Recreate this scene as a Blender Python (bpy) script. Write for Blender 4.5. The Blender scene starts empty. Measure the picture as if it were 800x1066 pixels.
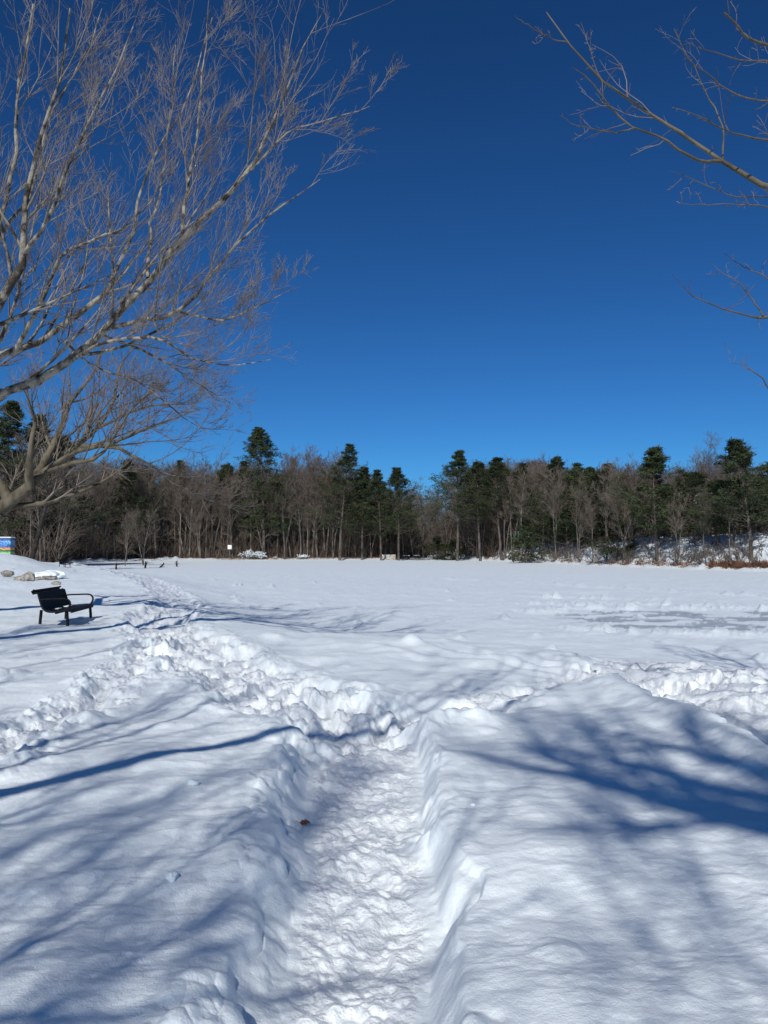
import bpy, math, numpy as np
from mathutils import Vector
rs = np.random.RandomState
SC = bpy.context.scene
COL = SC.collection
F = 800.0; HY = 573.0; CZ = 2.4          # focal length in photo pixels, horizon row, eye height above the lake
SUN_EL = math.radians(36); AX = 0.20     # shadows fall towards (AX, 1)

# ------------------------------------------------------------------ scene helpers
def tag(o, label=None, cat=None, group=None, kind=None):
    if label: o['label'] = label
    if cat: o['category'] = cat
    if group: o['group'] = group
    if kind: o['kind'] = kind
    return o
def empty(name, loc, rz=0.0):
    o = bpy.data.objects.new(name, None); COL.objects.link(o)
    o.location = loc; o.rotation_euler = (0, 0, rz); o.empty_display_size = 0.2
    return o
def link(name, me, parent=None):
    o = bpy.data.objects.new(name, me); COL.objects.link(o)
    if parent: o.parent = parent
    return o
def mesh_np(name, V, Q, mat, smooth=True):
    """V (n,3), Q (k,3|4) -> mesh data"""
    me = bpy.data.meshes.new(name)
    V = np.ascontiguousarray(V, dtype=np.float32); Q = np.ascontiguousarray(Q, dtype=np.int32)
    k, s = Q.shape
    me.vertices.add(len(V)); me.vertices.foreach_set('co', V.ravel())
    me.loops.add(k*s); me.loops.foreach_set('vertex_index', Q.ravel())
    me.polygons.add(k); me.polygons.foreach_set('loop_start', np.arange(0, k*s, s, dtype=np.int32))
    me.polygons.foreach_set('loop_total', np.full(k, s, dtype=np.int32))
    if smooth: me.polygons.foreach_set('use_smooth', np.ones(k, dtype=bool))
    me.materials.append(mat); me.update(calc_edges=True)
    return me

# ------------------------------------------------------------------ noise
def hsh(ix, iy, seed):
    h = (ix.astype(np.int64)*374761393 + iy.astype(np.int64)*668265263 + seed*1442695041) & 0xffffffff
    h = ((h ^ (h >> 13))*1274126177) & 0xffffffff
    h = ((h ^ (h >> 16))*2246822519) & 0xffffffff
    return ((h ^ (h >> 15)) & 0xffffff)/float(0xffffff)
def vn(x, y, s=0):
    ix = np.floor(x); iy = np.floor(y); fx = x-ix; fy = y-iy
    ux = fx*fx*fx*(fx*(fx*6-15)+10); uy = fy*fy*fy*(fy*(fy*6-15)+10)
    out = 0
    for a in (0, 1):
        for b in (0, 1):
            ang = hsh(ix+a, iy+b, s)*6.2831853
            g = np.cos(ang)*(fx-a) + np.sin(ang)*(fy-b)
            out = out + g*(ux if a else 1-ux)*(uy if b else 1-uy)
    return out*1.5
def fbm(x, y, o=4, s=0, g=0.5):
    t = 0; a = 1.0
    for i in range(o):
        t = t + a*vn(x, y, s+i*17); a *= g; x = x*2.03+3.1; y = y*2.03+1.7
    return t
def ridged(x, y, o=4, s=0):
    t = 0; a = 1.0
    for i in range(o):
        t = t + a*(1-np.abs(vn(x, y, s+i*13))*2.2); a *= 0.5; x = x*2.1+5.2; y = y*2.1+1.3
    return t/1.9
def cell(x, y, s=0, jit=0.9, rad=0.82):
    """rounded lumps of unequal height scattered one to a cell, joined at creases; continuous"""
    ix = np.floor(x); iy = np.floor(y); f1 = np.full(x.shape, 9.0); top = np.zeros(x.shape); idv = np.zeros(x.shape)
    for a in (-1, 0, 1):
        for b in (-1, 0, 1):
            px = ix+a+0.5+jit*(hsh(ix+a, iy+b, s)-0.5); py = iy+b+0.5+jit*(hsh(ix+a, iy+b, s+7)-0.5)
            dx = x-px; dy = y-py; d = np.hypot(dx, dy); h = hsh(ix+a, iy+b, s+31); t = hsh(ix+a, iy+b, s+43)*6.283
            m = d < f1; idv = np.where(m, h, idv); f1 = np.where(m, d, f1)
            q = np.maximum(1-(d/(rad*(0.6+0.5*h)))**2, 0)
            top = np.maximum(top, (0.25+0.75*h)*q*(1+0.55*(np.cos(t)*dx+np.sin(t)*dy)))
    return f1, idv, top
def ss(a, b, x):
    t = np.clip((x-a)/(b-a), 0, 1); return t*t*(3-2*t)
def pl_dist(x, y, pts):
    """distance to a polyline, signed side (+ = left of travel), and arc parameter in segments"""
    best = np.full(x.shape, 1e9); side = np.zeros(x.shape); par = np.zeros(x.shape)
    for i in range(len(pts)-1):
        ax, ay = pts[i][:2]; bx, by = pts[i+1][:2]
        dx, dy = bx-ax, by-ay; L2 = dx*dx+dy*dy
        t = np.clip(((x-ax)*dx+(y-ay)*dy)/L2, 0, 1)
        d = np.hypot(x-ax-t*dx, y-ay-t*dy); m = d < best
        best = np.where(m, d, best); side = np.where(m, dx*(y-ay)-dy*(x-ax), side); par = np.where(m, i+t, par)
    return best, side, par
LAKE = [(400,-60),(120,-2),(40,6),(14,10.5),(6,15.5),(1,19),(-3,25),(-6,34),(-10,47),(-18,64),(-27,82),(-38,100),(-52,125),(-62,150),
        (-58,176),(-30,187),(0,192),(10,197),(17,200),(20,190),(25,168),(30,147),(34,116),(38,102),(43,90),(62,82),(100,76),(170,60),(400,40)]
def lake_sd(x, y):
    """positive inside the lake"""
    pts = LAKE+[LAKE[0]]
    d, _, _ = pl_dist(x, y, pts); ins = np.zeros(x.shape, bool)
    for i in range(len(LAKE)):
        ax, ay = pts[i]; bx, by = pts[i+1]
        c = ((ay > y) != (by > y)) & (x < (bx-ax)*(y-ay)/((by-ay) if by != ay else 1e-9)+ax)
        ins ^= c
    return np.where(ins, d, -d)
def base_h(x, y):
    x = np.asarray(x, float); y = np.asarray(y, float)
    sd = lake_sd(x, y); s = -sd
    right = ss(14, 22, x-(y-190)*0.0)*ss(50, 66, y)             # the bank on the right
    farl = ss(120, 150, y)*(1-right)
    near = 0.8*ss(-1.5, 5.5, s) + 1.2*ss(6.5, 12, s)*ss(42, 72, y)*ss(6, 16, -x)
    far = 0.55*ss(-0.2, 1.6, s) + 5.5*ss(8, 90, s)
    bank = 0.5*ss(-0.3, 0.8, s) + 4.0*ss(0.8, 10.5, s)+ 2.5*ss(14, 60, s) + 0.35*ss(0, 4, s)*fbm(x*0.25, y*0.25, 3, 5)
    z = near*(1-right)*(1-farl) + far*farl + bank*right
    return z, sd
def gz(x, y):
    z, _ = base_h(np.array([x], float), np.array([y], float)); return float(z[0])

# trodden lines, in metres
TRENCH = [(-0.10,-4),(-0.14,0.5),(-0.15,2.6),(-0.10,4.2),(-0.15,5.8),(-0.18,6.9),(-0.2,7.7)]
PATH = [(-0.3,7.4),(-1.2,8.7),(-2.0,10.2),(-2.9,12.3),(-3.9,14.4),(-4.9,17.0),(-5.7,20),(-6.7,25.5),(-9.2,33),(-13.5,44),(-19.5,58),(-27.5,75),(-37,92),(-47,112)]
SIDE = [(-3.4,4.6),(-3.05,6.2),(-3.1,8.0),(-3.4,10.2),(-3.7,12.6),(-4.3,15.0)]
RT = [(0.1,7.5),(0.9,8.0),(1.5,8.9),(2.2,9.6),(3.0,10.0),(4.2,10.3),(6.5,10.6),(10,11.5)]
CUT = [(3.05,1.0),(3.1,6.0),(3.07,7.2),(2.95,8.6),(2.9,9.9),(3.0,12.0),(3.3,14.5)]
ICER = [(4.2,66),(9.5,60),(16,48),(20,38),(24,33)]
def terrain(x, y):
    z, sd = base_h(x, y)
    r = np.hypot(x, y)
    near = 1-ss(60, 110, r)
    land = ss(-2, 4, -sd)
    # broad drifts and wind ripples
    z += 0.10*fbm(x*0.22+3, y*0.22, 3, 11)*near*(0.35+0.65*land)
    z += 0.6*np.exp(-((-sd-1.8)/1.4)**2)*ss(70, 100, r)*np.maximum(0, fbm(x*0.4, y*0.4, 3, 15)+0.1)
    wx = x*0.92+y*0.25; wy = -x*0.25+y*0.92
    z += 0.030*fbm(wx*0.8, wy*1.5, 4, 21)*near
    z += 0.014*ridged(wx*0.9+9, wy*2.1, 4, 33)*near*land*ss(-.3, .5, fbm(x*.5, y*.5, 2, 35))
    z += 0.0035*ridged(wx*5, wy*11, 3, 37)*(1-ss(8, 20, r))*(.4+ss(-.2, .4, fbm(x*.9, y*1.1, 2, 39)))
    _, cid, ck = cell(x*1.4, y*1.4, 131, .95, .16); z += 0.022*ck*(cid > .55)*land*(1-ss(25, 40, r))
    z += 0.004*fbm(x*6, y*9, 3, 41)*(1-ss(6, 22, r))
    n1 = fbm(x*1.3, y*1.3, 3, 51); n2 = fbm(x*5, y*5, 3, 57); n3 = fbm(x*14, y*14, 2, 63)
    # churned snow, shared by all trodden parts
    c1, i1, k1 = cell(x*2.1+n2*0.06+n1*0.15, y*2.1+n1*0.15, 3); c2, i2, k2 = cell(x*5.2+n2*0.15, y*4.3+3+n2*.1, 9)
    c3, i3, k3 = cell(x*11+n2*0.25, y*8.5+n3*0.2, 19)
    heaps = k1-0.36
    chunk = k2-0.36
    crumb = k3-0.36
    _, _, k4 = cell(x*3.1+7+n1*.1, y*2.2+5, 55, .95, .62); pit = np.clip((k4-.18)*2.2, 0, 1)**.7       # boot holes
    rid = ridged(x*1.6, y*1.6, 3, 71)
    def band(pts, w0, w1, soft, jag=0.12, fine=0.0):
        d, sgn, p = pl_dist(x, y, pts)
        w = w0+(w1-w0)*np.clip(p/(len(pts)-1), 0, 1)
        e = d + jag*(n1*0.8+n2*0.3*(1-fine)+n3*0.06)
        return e-w, d, sgn, p
    mask = np.zeros(x.shape)
    # the deep trench leading away from the feet
    d, sg, p = pl_dist(x, y, TRENCH)
    t1 = vn(x*0.9+4, y*0.9, 301); t2 = vn(x*3.1, y*2.3+8, 302); t3 = vn(x*9, y*7, 303)
    hw = 0.325+0.11*ss(3.0, 6.2, y)
    e = d-hw+0.07*t1+0.05*t2*np.abs(t2)*3+0.010*t3
    yy = np.clip(1-ss(6.6, 8.0, y), 0, 1); lf = sg > 0
    wd = np.where(lf, 0.31+0.10*t1, 0.16+0.08*t1)
    lin = np.clip(1-(e+0.02)/np.maximum(wd, 0.05), 0, 1)                 # straight slumped wall, rounded brow
    brow = ss(0, 1, lin*0.5+0.5*lin*lin)
    crack = np.abs(e-np.where(lf, 0.12, 0.10)+0.03*t2)                      # a shear crack part way up
    z -= (0.15*brow+0.04*(1-ss(-0.015, 0.03, e-np.where(lf, 0.13, 0.09)+0.04*t2)))*yy
    z -= 0.012*(1-ss(0.0, 0.012, crack))*yy*ss(0.05, 0.3, t2)
    slump = (1-ss(-.02, .12, np.abs(e-wd*.55)-wd*.35))*ss(-.05, .3, vn(x*1.7+2, y*1.3, 311)); z += yy*slump*(0.06*chunk+0.03*crumb+.012*t3)
    z += yy*0.018*np.exp(-((e-wd-0.06)/0.10)**2)*(0.6+t2)
    wall = (1-ss(0, 0.1, e))
    fl = (1-ss(-0.16, 0.0, e))*ss(-0.05, 0.1, yy)
    _, _, k5 = cell(x*15+n3*.3, y*19+n3*.3, 77); z += fl*(0.013*(k5-.36)+0.013*crumb+0.018*chunk+0.008*n3+0.016*n2-0.018*pit)
    # slumped blocks along the walls
    wb = np.exp(-((e-0.03)/0.09)**2)*yy*ss(0, .4, t1+.1)
    z += wb*(0.05*np.maximum(chunk, -0.1)+0.02*crumb)
    mask = np.maximum(mask, fl*yy)
    # the long path round the lake
    e, d, sg, p = band(PATH, 0.50, 0.80, 0.3, 0.40)
    wide = 1+0.7*ss(6, 11, p)
    w = (1-ss(-0.25, 0.28, e/wide)); far_k = 1-0.45*ss(3.5, 9, p)
    z += w*(-0.10 + far_k*(0.065*heaps + 0.065*chunk + 0.03*crumb - 0.10*pit + 0.02*rid)*(.45+.85*ss(-.5, .5, n1)))*(1-ss(70, 120, r))
    z += 0.05*np.exp(-((e-0.35)/0.2)**2)*(0.6+n1)*near
    mask = np.maximum(mask, w)
    # heaps thrown up where the lines meet
    def heap(cx, cy, rx, ry, h, k=0.8):
        q = ((x-cx)/rx)**2+((y-cy)/ry)**2
        g = np.exp(-q*1.4)
        return h*g*(1+k*(heaps*1.0+chunk*0.7+0.1*rid-0.1+0.3*crumb-.5*pit))
    z += heap(-0.95, 8.3, 0.55, 0.55, 0.11, .9) + heap(-1.75, 9.3, 0.6, 0.6, 0.08, .9) + heap(-0.35, 8.6, 0.42, 0.4, 0.08)
    z += heap(-0.72, 7.3, 0.42, 0.42, 0.10, .8)+ heap(-0.62, 6.5, 0.2, 0.5, 0.08, 1.0)
    z += heap(0.72, 7.35, 0.5, 0.28, 0.12, 0.7) + heap(1.35, 8.55, 0.6, 0.3, 0.06, 0.6)
    z -= 0.14*np.exp(-(((x-0.75)/0.6)**2+((y-8.05)/0.28)**2)**2)
    # the narrow line of footprints on the left
    e, d, sg, p = band(SIDE, 0.15, 0.24, 0.1, 0.26)
    w = 1-ss(-0.18, 0.16, e)
    z += w*(-0.045+0.03*heaps+0.055*chunk+0.03*crumb-.08*pit)
    z += 0.05*np.exp(-((e-0.22)/0.13)**2)*np.maximum(0, n2+0.3)
    mask = np.maximum(mask, w)
    # the line of footprints to the right
    e, d, sg, p = band(RT, 0.22, 0.40, 0.1, 0.24)
    w = 1-ss(-0.2, 0.2, e)
    z += w*(-0.07+0.035*heaps+0.05*chunk+0.025*crumb-.08*pit)*(1-0.4*ss(4, 7, p))
    mask = np.maximum(mask, w*0.9)
    # the cut bank on the right: high on its left side, trampled on the other
    d, sg, p = pl_dist(x, y, CUT)
    sl = np.where(sg > 0, d, -d) + 0.08*n1+0.05*n2            # >0 on the left
    on = ss(1.5, 3.0, y)*(1-ss(10.5, 15, y))
    low = (1-ss(-0.02, 0.09, sl))*on
    z -= 0.28*low*(1-ss(0.4, 2.2, -sl)) ; z += 0.06*on*np.exp(-((sl-0.25)/0.22)**2)
    zone = (1-ss(0.6, 1.15, np.hypot((x-4.9)/3.4, (y-10.9)/3.7)+0.2*n1))*(1-ss(-0.2, 0.2, sl))
    z += zone*(0.04*heaps+0.05*chunk+0.028*crumb+0.02*rid-0.02-.06*pit)*(.4+.9*ss(-.5, .5, n1))
    z += heap(4.2, 10.3, 1.0, 0.42, 0.09, 0.8) + heap(3.9, 8.9, 0.65, 0.35, 0.06, 0.5)+heap(4.6, 12.6, 1.6, 0.4, 0.06, 1.0)+heap(5.2, 9.2, 0.8, 0.35, 0.06, 0.5)
    mask = np.maximum(mask, zone*ss(0.3, 0.8, zone))
    # radiating shadow streaks left of the cut, shaped into the snow as little furrows
    ang = np.arctan2(x-2.95, np.maximum(y-9.2, 0.05)); rr = np.hypot(x-2.95, y-9.2)
    shadow_streak = np.exp(-((ang+0.45)/0.30)**2)*ss(0.2, 1.0, rr)*(1-ss(3.5, 7.5, rr))*(y > 9)
    z += 0.05*shadow_streak*np.sin(ang*34+n1*2.0)*(0.6+0.4*n1)
    z += 0.034*ridged(x*0.8, y*1.8, 4, 141)*(1-land*.7)*ss(9, 14, r)*(1-ss(45, 75, r))*ss(-.35, .4, fbm(x*.18, y*.25, 2, 143))
    z += 0.05*fbm(x*.12, y*.5, 3, 145)*(1-land)*ss(30, 50, r)*(1-ss(120, 170, r))
    # crusty patches and loose lumps beyond
    ff, fi, _ = cell(x*0.45, y*0.35, 29)
    lump = (fi > 0.80)*(1-ss(0.03, 0.16, ff+0.04*n1))*(r > 6)
    z += 0.10*lump*(1+heaps*2)*(1-ss(60, 90, r))*(1-ss(0, 3, -sd)*0.4)
    # shovelled rink on the ice
    q = np.hypot((x-12.5)/9.0, (y-27)/4.6)
    qa = q+0.10*n1
    rim = np.exp(-((qa-1.12)/0.13)**2)*ss(0.1, 0.7, n1+0.55)
    z += rim*(0.12+0.25*np.maximum(heaps, 0)+0.12*np.maximum(chunk, 0))*ss(3.5, 7, x)
    z += 0.22*np.exp(-((y-(34.5-0.12*(x-8)))/0.7)**2)*np.maximum(0, heaps*2.2+n1*0.7)*ss(4.5, 6, x)*(1-ss(13, 17, x))
    z += 0.25*np.exp(-((y-(40-0.35*(x-8)))/0.6)**2)*np.maximum(0, heaps*2.0+n1*0.5)*ss(7, 8, x)*(1-ss(12.5, 14, x))
    d, sg, p = pl_dist(x, y, ICER); z += 0.17*np.exp(-(d/0.5)**2)*(0.8+0.6*n1+heaps)
    ice = (1-ss(0.80, 1.0, qa+0.15*n2))*ss(-0.25, 0.35, fbm(x*0.5, y*1.1, 5, 91)+0.25+0.25*n2)*ss(4.2, 7.5, x)
    z -= 0.03*ice
    # faint wheel and ski tracks far out
    for k, (a, b) in enumerate(((88, 0.05), (104, -0.03), (124, 0.04), (72, -0.09))):
        z += 0.15*np.exp(-((y-a-b*x*3)/0.9)**2)*np.maximum(0, vn(x*0.16+k*7, y*0.02, 95)+0.12)
    return z, sd, mask, ice
def gd(x, y):
    return float(terrain(np.array([x], float), np.array([y], float))[0][0])
def P(px, py, d): return np.array([(px-400)/F*d, d, CZ+(HY-py)/F*d])

# ------------------------------------------------------------------ materials
def newmat(name):
    m = bpy.data.materials.new(name); m.use_nodes = True
    nt = m.node_tree; b = nt.nodes['Principled BSDF']; return m, nt, b
def ramp(nt, stops):
    n = nt.nodes.new('ShaderNodeValToRGB'); e = n.color_ramp.elements
    while len(e) < len(stops): e.new(0.5)
    for i, (p, c) in enumerate(stops): e[i].position = p; e[i].color = (*c, 1)
    return n
def noise_mat(name, c1, c2, scale=4, rough=0.9, bump=0.0, bscale=None, obj_var=0.0, stretch=None, lo=0.35, hi=0.65, detail=5):
    m, nt, b = newmat(name); L = nt.links
    tc = nt.nodes.new('ShaderNodeTexCoord'); mp = nt.nodes.new('ShaderNodeMapping'); L.new(tc.outputs['Object'], mp.inputs[0])
    if stretch: mp.inputs['Scale'].default_value = stretch
    n = nt.nodes.new('ShaderNodeTexNoise'); n.inputs['Scale'].default_value = scale; n.inputs['Detail'].default_value = detail
    L.new(mp.outputs[0], n.inputs['Vector'])
    r = ramp(nt, [(lo, c1), (hi, c2)]); L.new(n.outputs['Fac'], r.inputs[0]); out = r.outputs[0]
    if obj_var:
        oi = nt.nodes.new('ShaderNodeObjectInfo'); hv = nt.nodes.new('ShaderNodeHueSaturation')
        mr = nt.nodes.new('ShaderNodeMapRange'); mr.inputs[3].default_value = 1-obj_var; mr.inputs[4].default_value = 1+obj_var
        L.new(oi.outputs['Random'], mr.inputs[0]); L.new(mr.outputs[0], hv.inputs['Value']); L.new(out, hv.inputs['Color']); out = hv.outputs[0]
    L.new(out, b.inputs['Base Color']); b.inputs['Roughness'].default_value = rough
    b.inputs['Specular IOR Level'].default_value = 0.25
    if bump:
        n2 = nt.nodes.new('ShaderNodeTexNoise'); n2.inputs['Scale'].default_value = bscale or scale*3; n2.inputs['Detail'].default_value = 4
        L.new(mp.outputs[0], n2.inputs['Vector'])
        bp = nt.nodes.new('ShaderNodeBump'); bp.inputs['Strength'].default_value = 1; bp.inputs['Distance'].default_value = bump
        L.new(n2.outputs['Fac'], bp.inputs['Height']); L.new(bp.outputs[0], b.inputs['Normal'])
    return m
def snow_mat(name, tint=(0.82, 0.878, 0.885), tint2=(0.78, 0.842, 0.86), b1=0.006, s1=26, b2=0.0018, s2=150, rough=0.55):
    m, nt, b = newmat(name); L = nt.links
    tc = nt.nodes.new('ShaderNodeTexCoord')
    n = nt.nodes.new('ShaderNodeTexNoise'); n.inputs['Scale'].default_value = 1.3; n.inputs['Detail'].default_value = 6
    L.new(tc.outputs['Object'], n.inputs['Vector'])
    r = ramp(nt, [(0.35, tint2), (0.6, tint)]); L.new(n.outputs['Fac'], r.inputs[0]); L.new(r.outputs[0], b.inputs['Base Color'])
    prev = None
    for (s, d, de) in ((s1, b1, 5), (s2, b2, 3)):
        k = nt.nodes.new('ShaderNodeTexNoise'); k.inputs['Scale'].default_value = s; k.inputs['Detail'].default_value = de
        k.inputs['Roughness'].default_value = 0.6
        L.new(tc.outputs['Object'], k.inputs['Vector'])
        bp = nt.nodes.new('ShaderNodeBump'); bp.inputs['Distance'].default_value = d; bp.inputs['Strength'].default_value = 1
        L.new(k.outputs['Fac'], bp.inputs['Height'])
        if prev: L.new(prev.outputs[0], bp.inputs['Normal'])
        prev = bp
    L.new(prev.outputs[0], b.inputs['Normal'])
    b.inputs['Roughness'].default_value = rough; b.inputs['Specular IOR Level'].default_value = 0.35
    return m
M = {}
M['snow'] = snow_mat('snow', b1=0.006, s1=20, b2=0.0035, s2=110)
M['snow_path'] = snow_mat('trodden_snow', (0.86, 0.90, 0.90), (0.81, 0.85, 0.86), b1=0.022, s1=17, b2=0.005, s2=70, rough=0.4)
M['snow_lake'] = snow_mat('lake_snow', (0.80, 0.86, 0.875), (0.75, 0.81, 0.835), b1=0.035, s1=3.5, b2=0.008, s2=22)
def add_ice(m):
    nt = m.node_tree; b = nt.nodes['Principled BSDF']; L = nt.links
    src = b.inputs['Base Color'].links[0].from_socket
    at = nt.nodes.new('ShaderNodeAttribute'); at.attribute_name = 'bare'
    tc = nt.nodes.new('ShaderNodeTexCoord'); mp = nt.nodes.new('ShaderNodeMapping'); mp.inputs['Scale'].default_value = (1, 1.6, 1); L.new(tc.outputs['Object'], mp.inputs[0])
    n = nt.nodes.new('ShaderNodeTexNoise'); n.inputs['Scale'].default_value = 1.1; n.inputs['Detail'].default_value = 9; n.inputs['Roughness'].default_value = .68; L.new(mp.outputs[0], n.inputs['Vector'])
    a = nt.nodes.new('ShaderNodeMath'); a.operation = 'ADD'; L.new(at.outputs['Fac'], a.inputs[0]); L.new(n.outputs['Fac'], a.inputs[1])
    r = ramp(nt, [(.62, (0, 0, 0)), (1.0, (.75, .75, .75))]); hf = nt.nodes.new('ShaderNodeMath'); hf.operation = 'MULTIPLY'; hf.inputs[1].default_value = .66; L.new(a.outputs[0], hf.inputs[0]); L.new(hf.outputs[0], r.inputs[0])
    mk_ = nt.nodes.new('ShaderNodeMath'); mk_.operation = 'MULTIPLY'; L.new(r.outputs[0], mk_.inputs[0]); L.new(at.outputs['Fac'], mk_.inputs[1])
    mx = nt.nodes.new('ShaderNodeMix'); mx.data_type = 'RGBA'; L.new(mk_.outputs[0], mx.inputs[0]); L.new(src, mx.inputs[6]); mx.inputs[7].default_value = (.24, .29, .33, 1)
    L.new(mx.outputs[2], b.inputs['Base Color'])
add_ice(M['snow_lake'])
M['bark'] = noise_mat('pale_patchy_bark', (0.055, 0.045, 0.035), (0.31, 0.28, 0.225), 8, 0.9, 0.02, 22, stretch=(1, 1, 0.6), lo=0.42, hi=0.60, detail=7)
M['bark_olive'] = noise_mat('olive_bark', (0.055, 0.045, 0.03), (0.17, 0.145, 0.10), 5, 0.9, 0.012, 22, stretch=(1, 1, 0.4), lo=0.3, hi=0.7)
M['twig'] = noise_mat('grey_brown_twig', (0.12, 0.095, 0.08), (0.24, 0.20, 0.17), 2.5, 0.75)
M['twig_red'] = noise_mat('reddish_twig', (0.115, 0.092, 0.075), (0.26, 0.228, 0.195), 2.5, 0.7)
M['far_bark'] = noise_mat('far_bark', (0.07, 0.06, 0.05), (0.19, 0.165, 0.14), 0.9, 0.95, obj_var=0.3, stretch=(1, 1, 0.5))
M['far_twig'] = noise_mat('far_twig', (0.105, 0.083, 0.064), (0.205, 0.168, 0.132), 0.35, 0.9, obj_var=0.22)
M['mass_twig'] = noise_mat('wood_mass_twig', (0.085, 0.064, 0.049), (0.175, 0.136, 0.107), 0.06, 0.9)
M['pine'] = noise_mat('pine_needles', (0.020, 0.028, 0.013), (0.050, 0.066, 0.024), 0.6, 0.75, obj_var=0.25)
M['pine_bark'] = noise_mat('pine_bark', (0.05, 0.04, 0.035), (0.15, 0.12, 0.10), 2, 0.95, stretch=(1, 1, 0.3))
M['dark_bark'] = noise_mat('dark_bark', (0.018, 0.015, 0.014), (0.05, 0.04, 0.035), 3, 0.95)
M['rust'] = noise_mat('rust_brown_brush', (0.10, 0.045, 0.025), (0.24, 0.12, 0.065), 0.8, 0.9)
M['black'] = noise_mat('black_coated_metal', (0.008, 0.008, 0.01), (0.014, 0.014, 0.016), 30, 0.6)
M['black'].node_tree.nodes['Principled BSDF'].inputs['Specular IOR Level'].default_value = 0.12
M['rock'] = noise_mat('grey_tan_rock', (0.16, 0.14, 0.12), (0.42, 0.38, 0.32), 4, 0.9, 0.02, 14)
M['tan'] = noise_mat('tan_timber', (0.42, 0.35, 0.25), (0.58, 0.50, 0.38), 2, 0.8, stretch=(0.4, 1, 6))
M['wood_grey'] = noise_mat('weathered_wood', (0.10, 0.09, 0.08), (0.22, 0.2, 0.18), 3, 0.9)
M['leaf'] = noise_mat('dead_leaf', (0.09, 0.035, 0.018), (0.24, 0.12, 0.065), 60, 0.7)
M['white_sign'] = noise_mat('white_painted_sign', (0.75, 0.75, 0.72), (0.85, 0.85, 0.82), 3, 0.5)
M['siding'] = noise_mat('grey_siding', (0.20, 0.21, 0.23), (0.27, 0.28, 0.30), 2, 0.8, stretch=(0.1, 0.1, 9))
M['glass'] = noise_mat('dark_window_glass', (0.02, 0.03, 0.04), (0.05, 0.06, 0.08), 2, 0.1)
M['cap'] = snow_mat('snow_cap', b1=0.01, s1=8)

# ------------------------------------------------------------------ ground
def build_ground():
    az = [0.0]
    # fine columns in front, coarser to the sides and behind
    a = 0.0; right = []
    while a < 180:
        a += 0.058 if a < 34 else (0.16 if a < 50 else (0.6 if a < 75 else 2.5))
        right.append(min(a, 180))
    right = np.array(right)
    th = np.radians(np.concatenate([-right[::-1], [0], right]))
    r = [0.0, 0.5, 1.0, 1.5]; q = 1.8
    while q < 3500:
        r.append(q); q += min(max(q*q/(800*1.6)*0.95, 0.006), 0.0165*q if q < 45 else (0.03*q if q < 260 else 0.2*q))
    r = np.array(r)
    R, T = np.meshgrid(r, th, indexing='ij')
    X = R*np.sin(T); Y = R*np.cos(T)
    sh = X.shape
    z, sd, mask, ice = terrain(X.ravel(), Y.ravel())
    V = np.stack([X.ravel(), Y.ravel(), z], 1)
    nr, nc = sh
    i = np.arange(nr-1)[:, None]*nc + np.arange(nc-1)[None, :]
    Q = np.stack([i, i+1, i+1+nc, i+nc], -1).reshape(-1, 4)
    # vertex normals on the full sheet so the seams between its pieces do not show
    G = V.reshape(nr, nc, 3); dr = np.gradient(G, axis=0); dt = np.gradient(G, axis=1)
    N = np.cross(dt, dr).reshape(-1, 3); N /= np.maximum(np.linalg.norm(N, axis=1, keepdims=True), 1e-12)
    N[N[:, 2] < 0] *= -1; N[:nc] = (0, 0, 1)
    fs = sd[Q].mean(1); fm = mask[Q].mean(1); fi = ice[Q].mean(1)
    kind = np.where(fi > 0.45, 3, np.where(fm > 0.42, 2, np.where(fs > 0, 1, 0)))
    print('ground verts', len(V))
    wear = np.clip(ice, 0, 1).astype(np.float32)
    for k, (nm, mt) in enumerate((('snow_ground', 'snow'), ('frozen_lake', 'snow_lake'), ('trodden_path', 'snow_path'), ('bare_ice', 'snow_lake'))):
        q = Q[kind == k]
        if not len(q): continue
        u, inv = np.unique(q, return_inverse=True)
        me = mesh_np(nm, V[u], inv.reshape(-1, 4), M[mt])
        if mt == 'snow_lake':
            at = me.attributes.new('bare', 'FLOAT', 'POINT'); at.data.foreach_set('value', wear[u])
        me.normals_split_custom_set_from_vertices(N[u].astype(np.float32))
        tag(link(nm, me), kind='structure')
build_ground()

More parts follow.
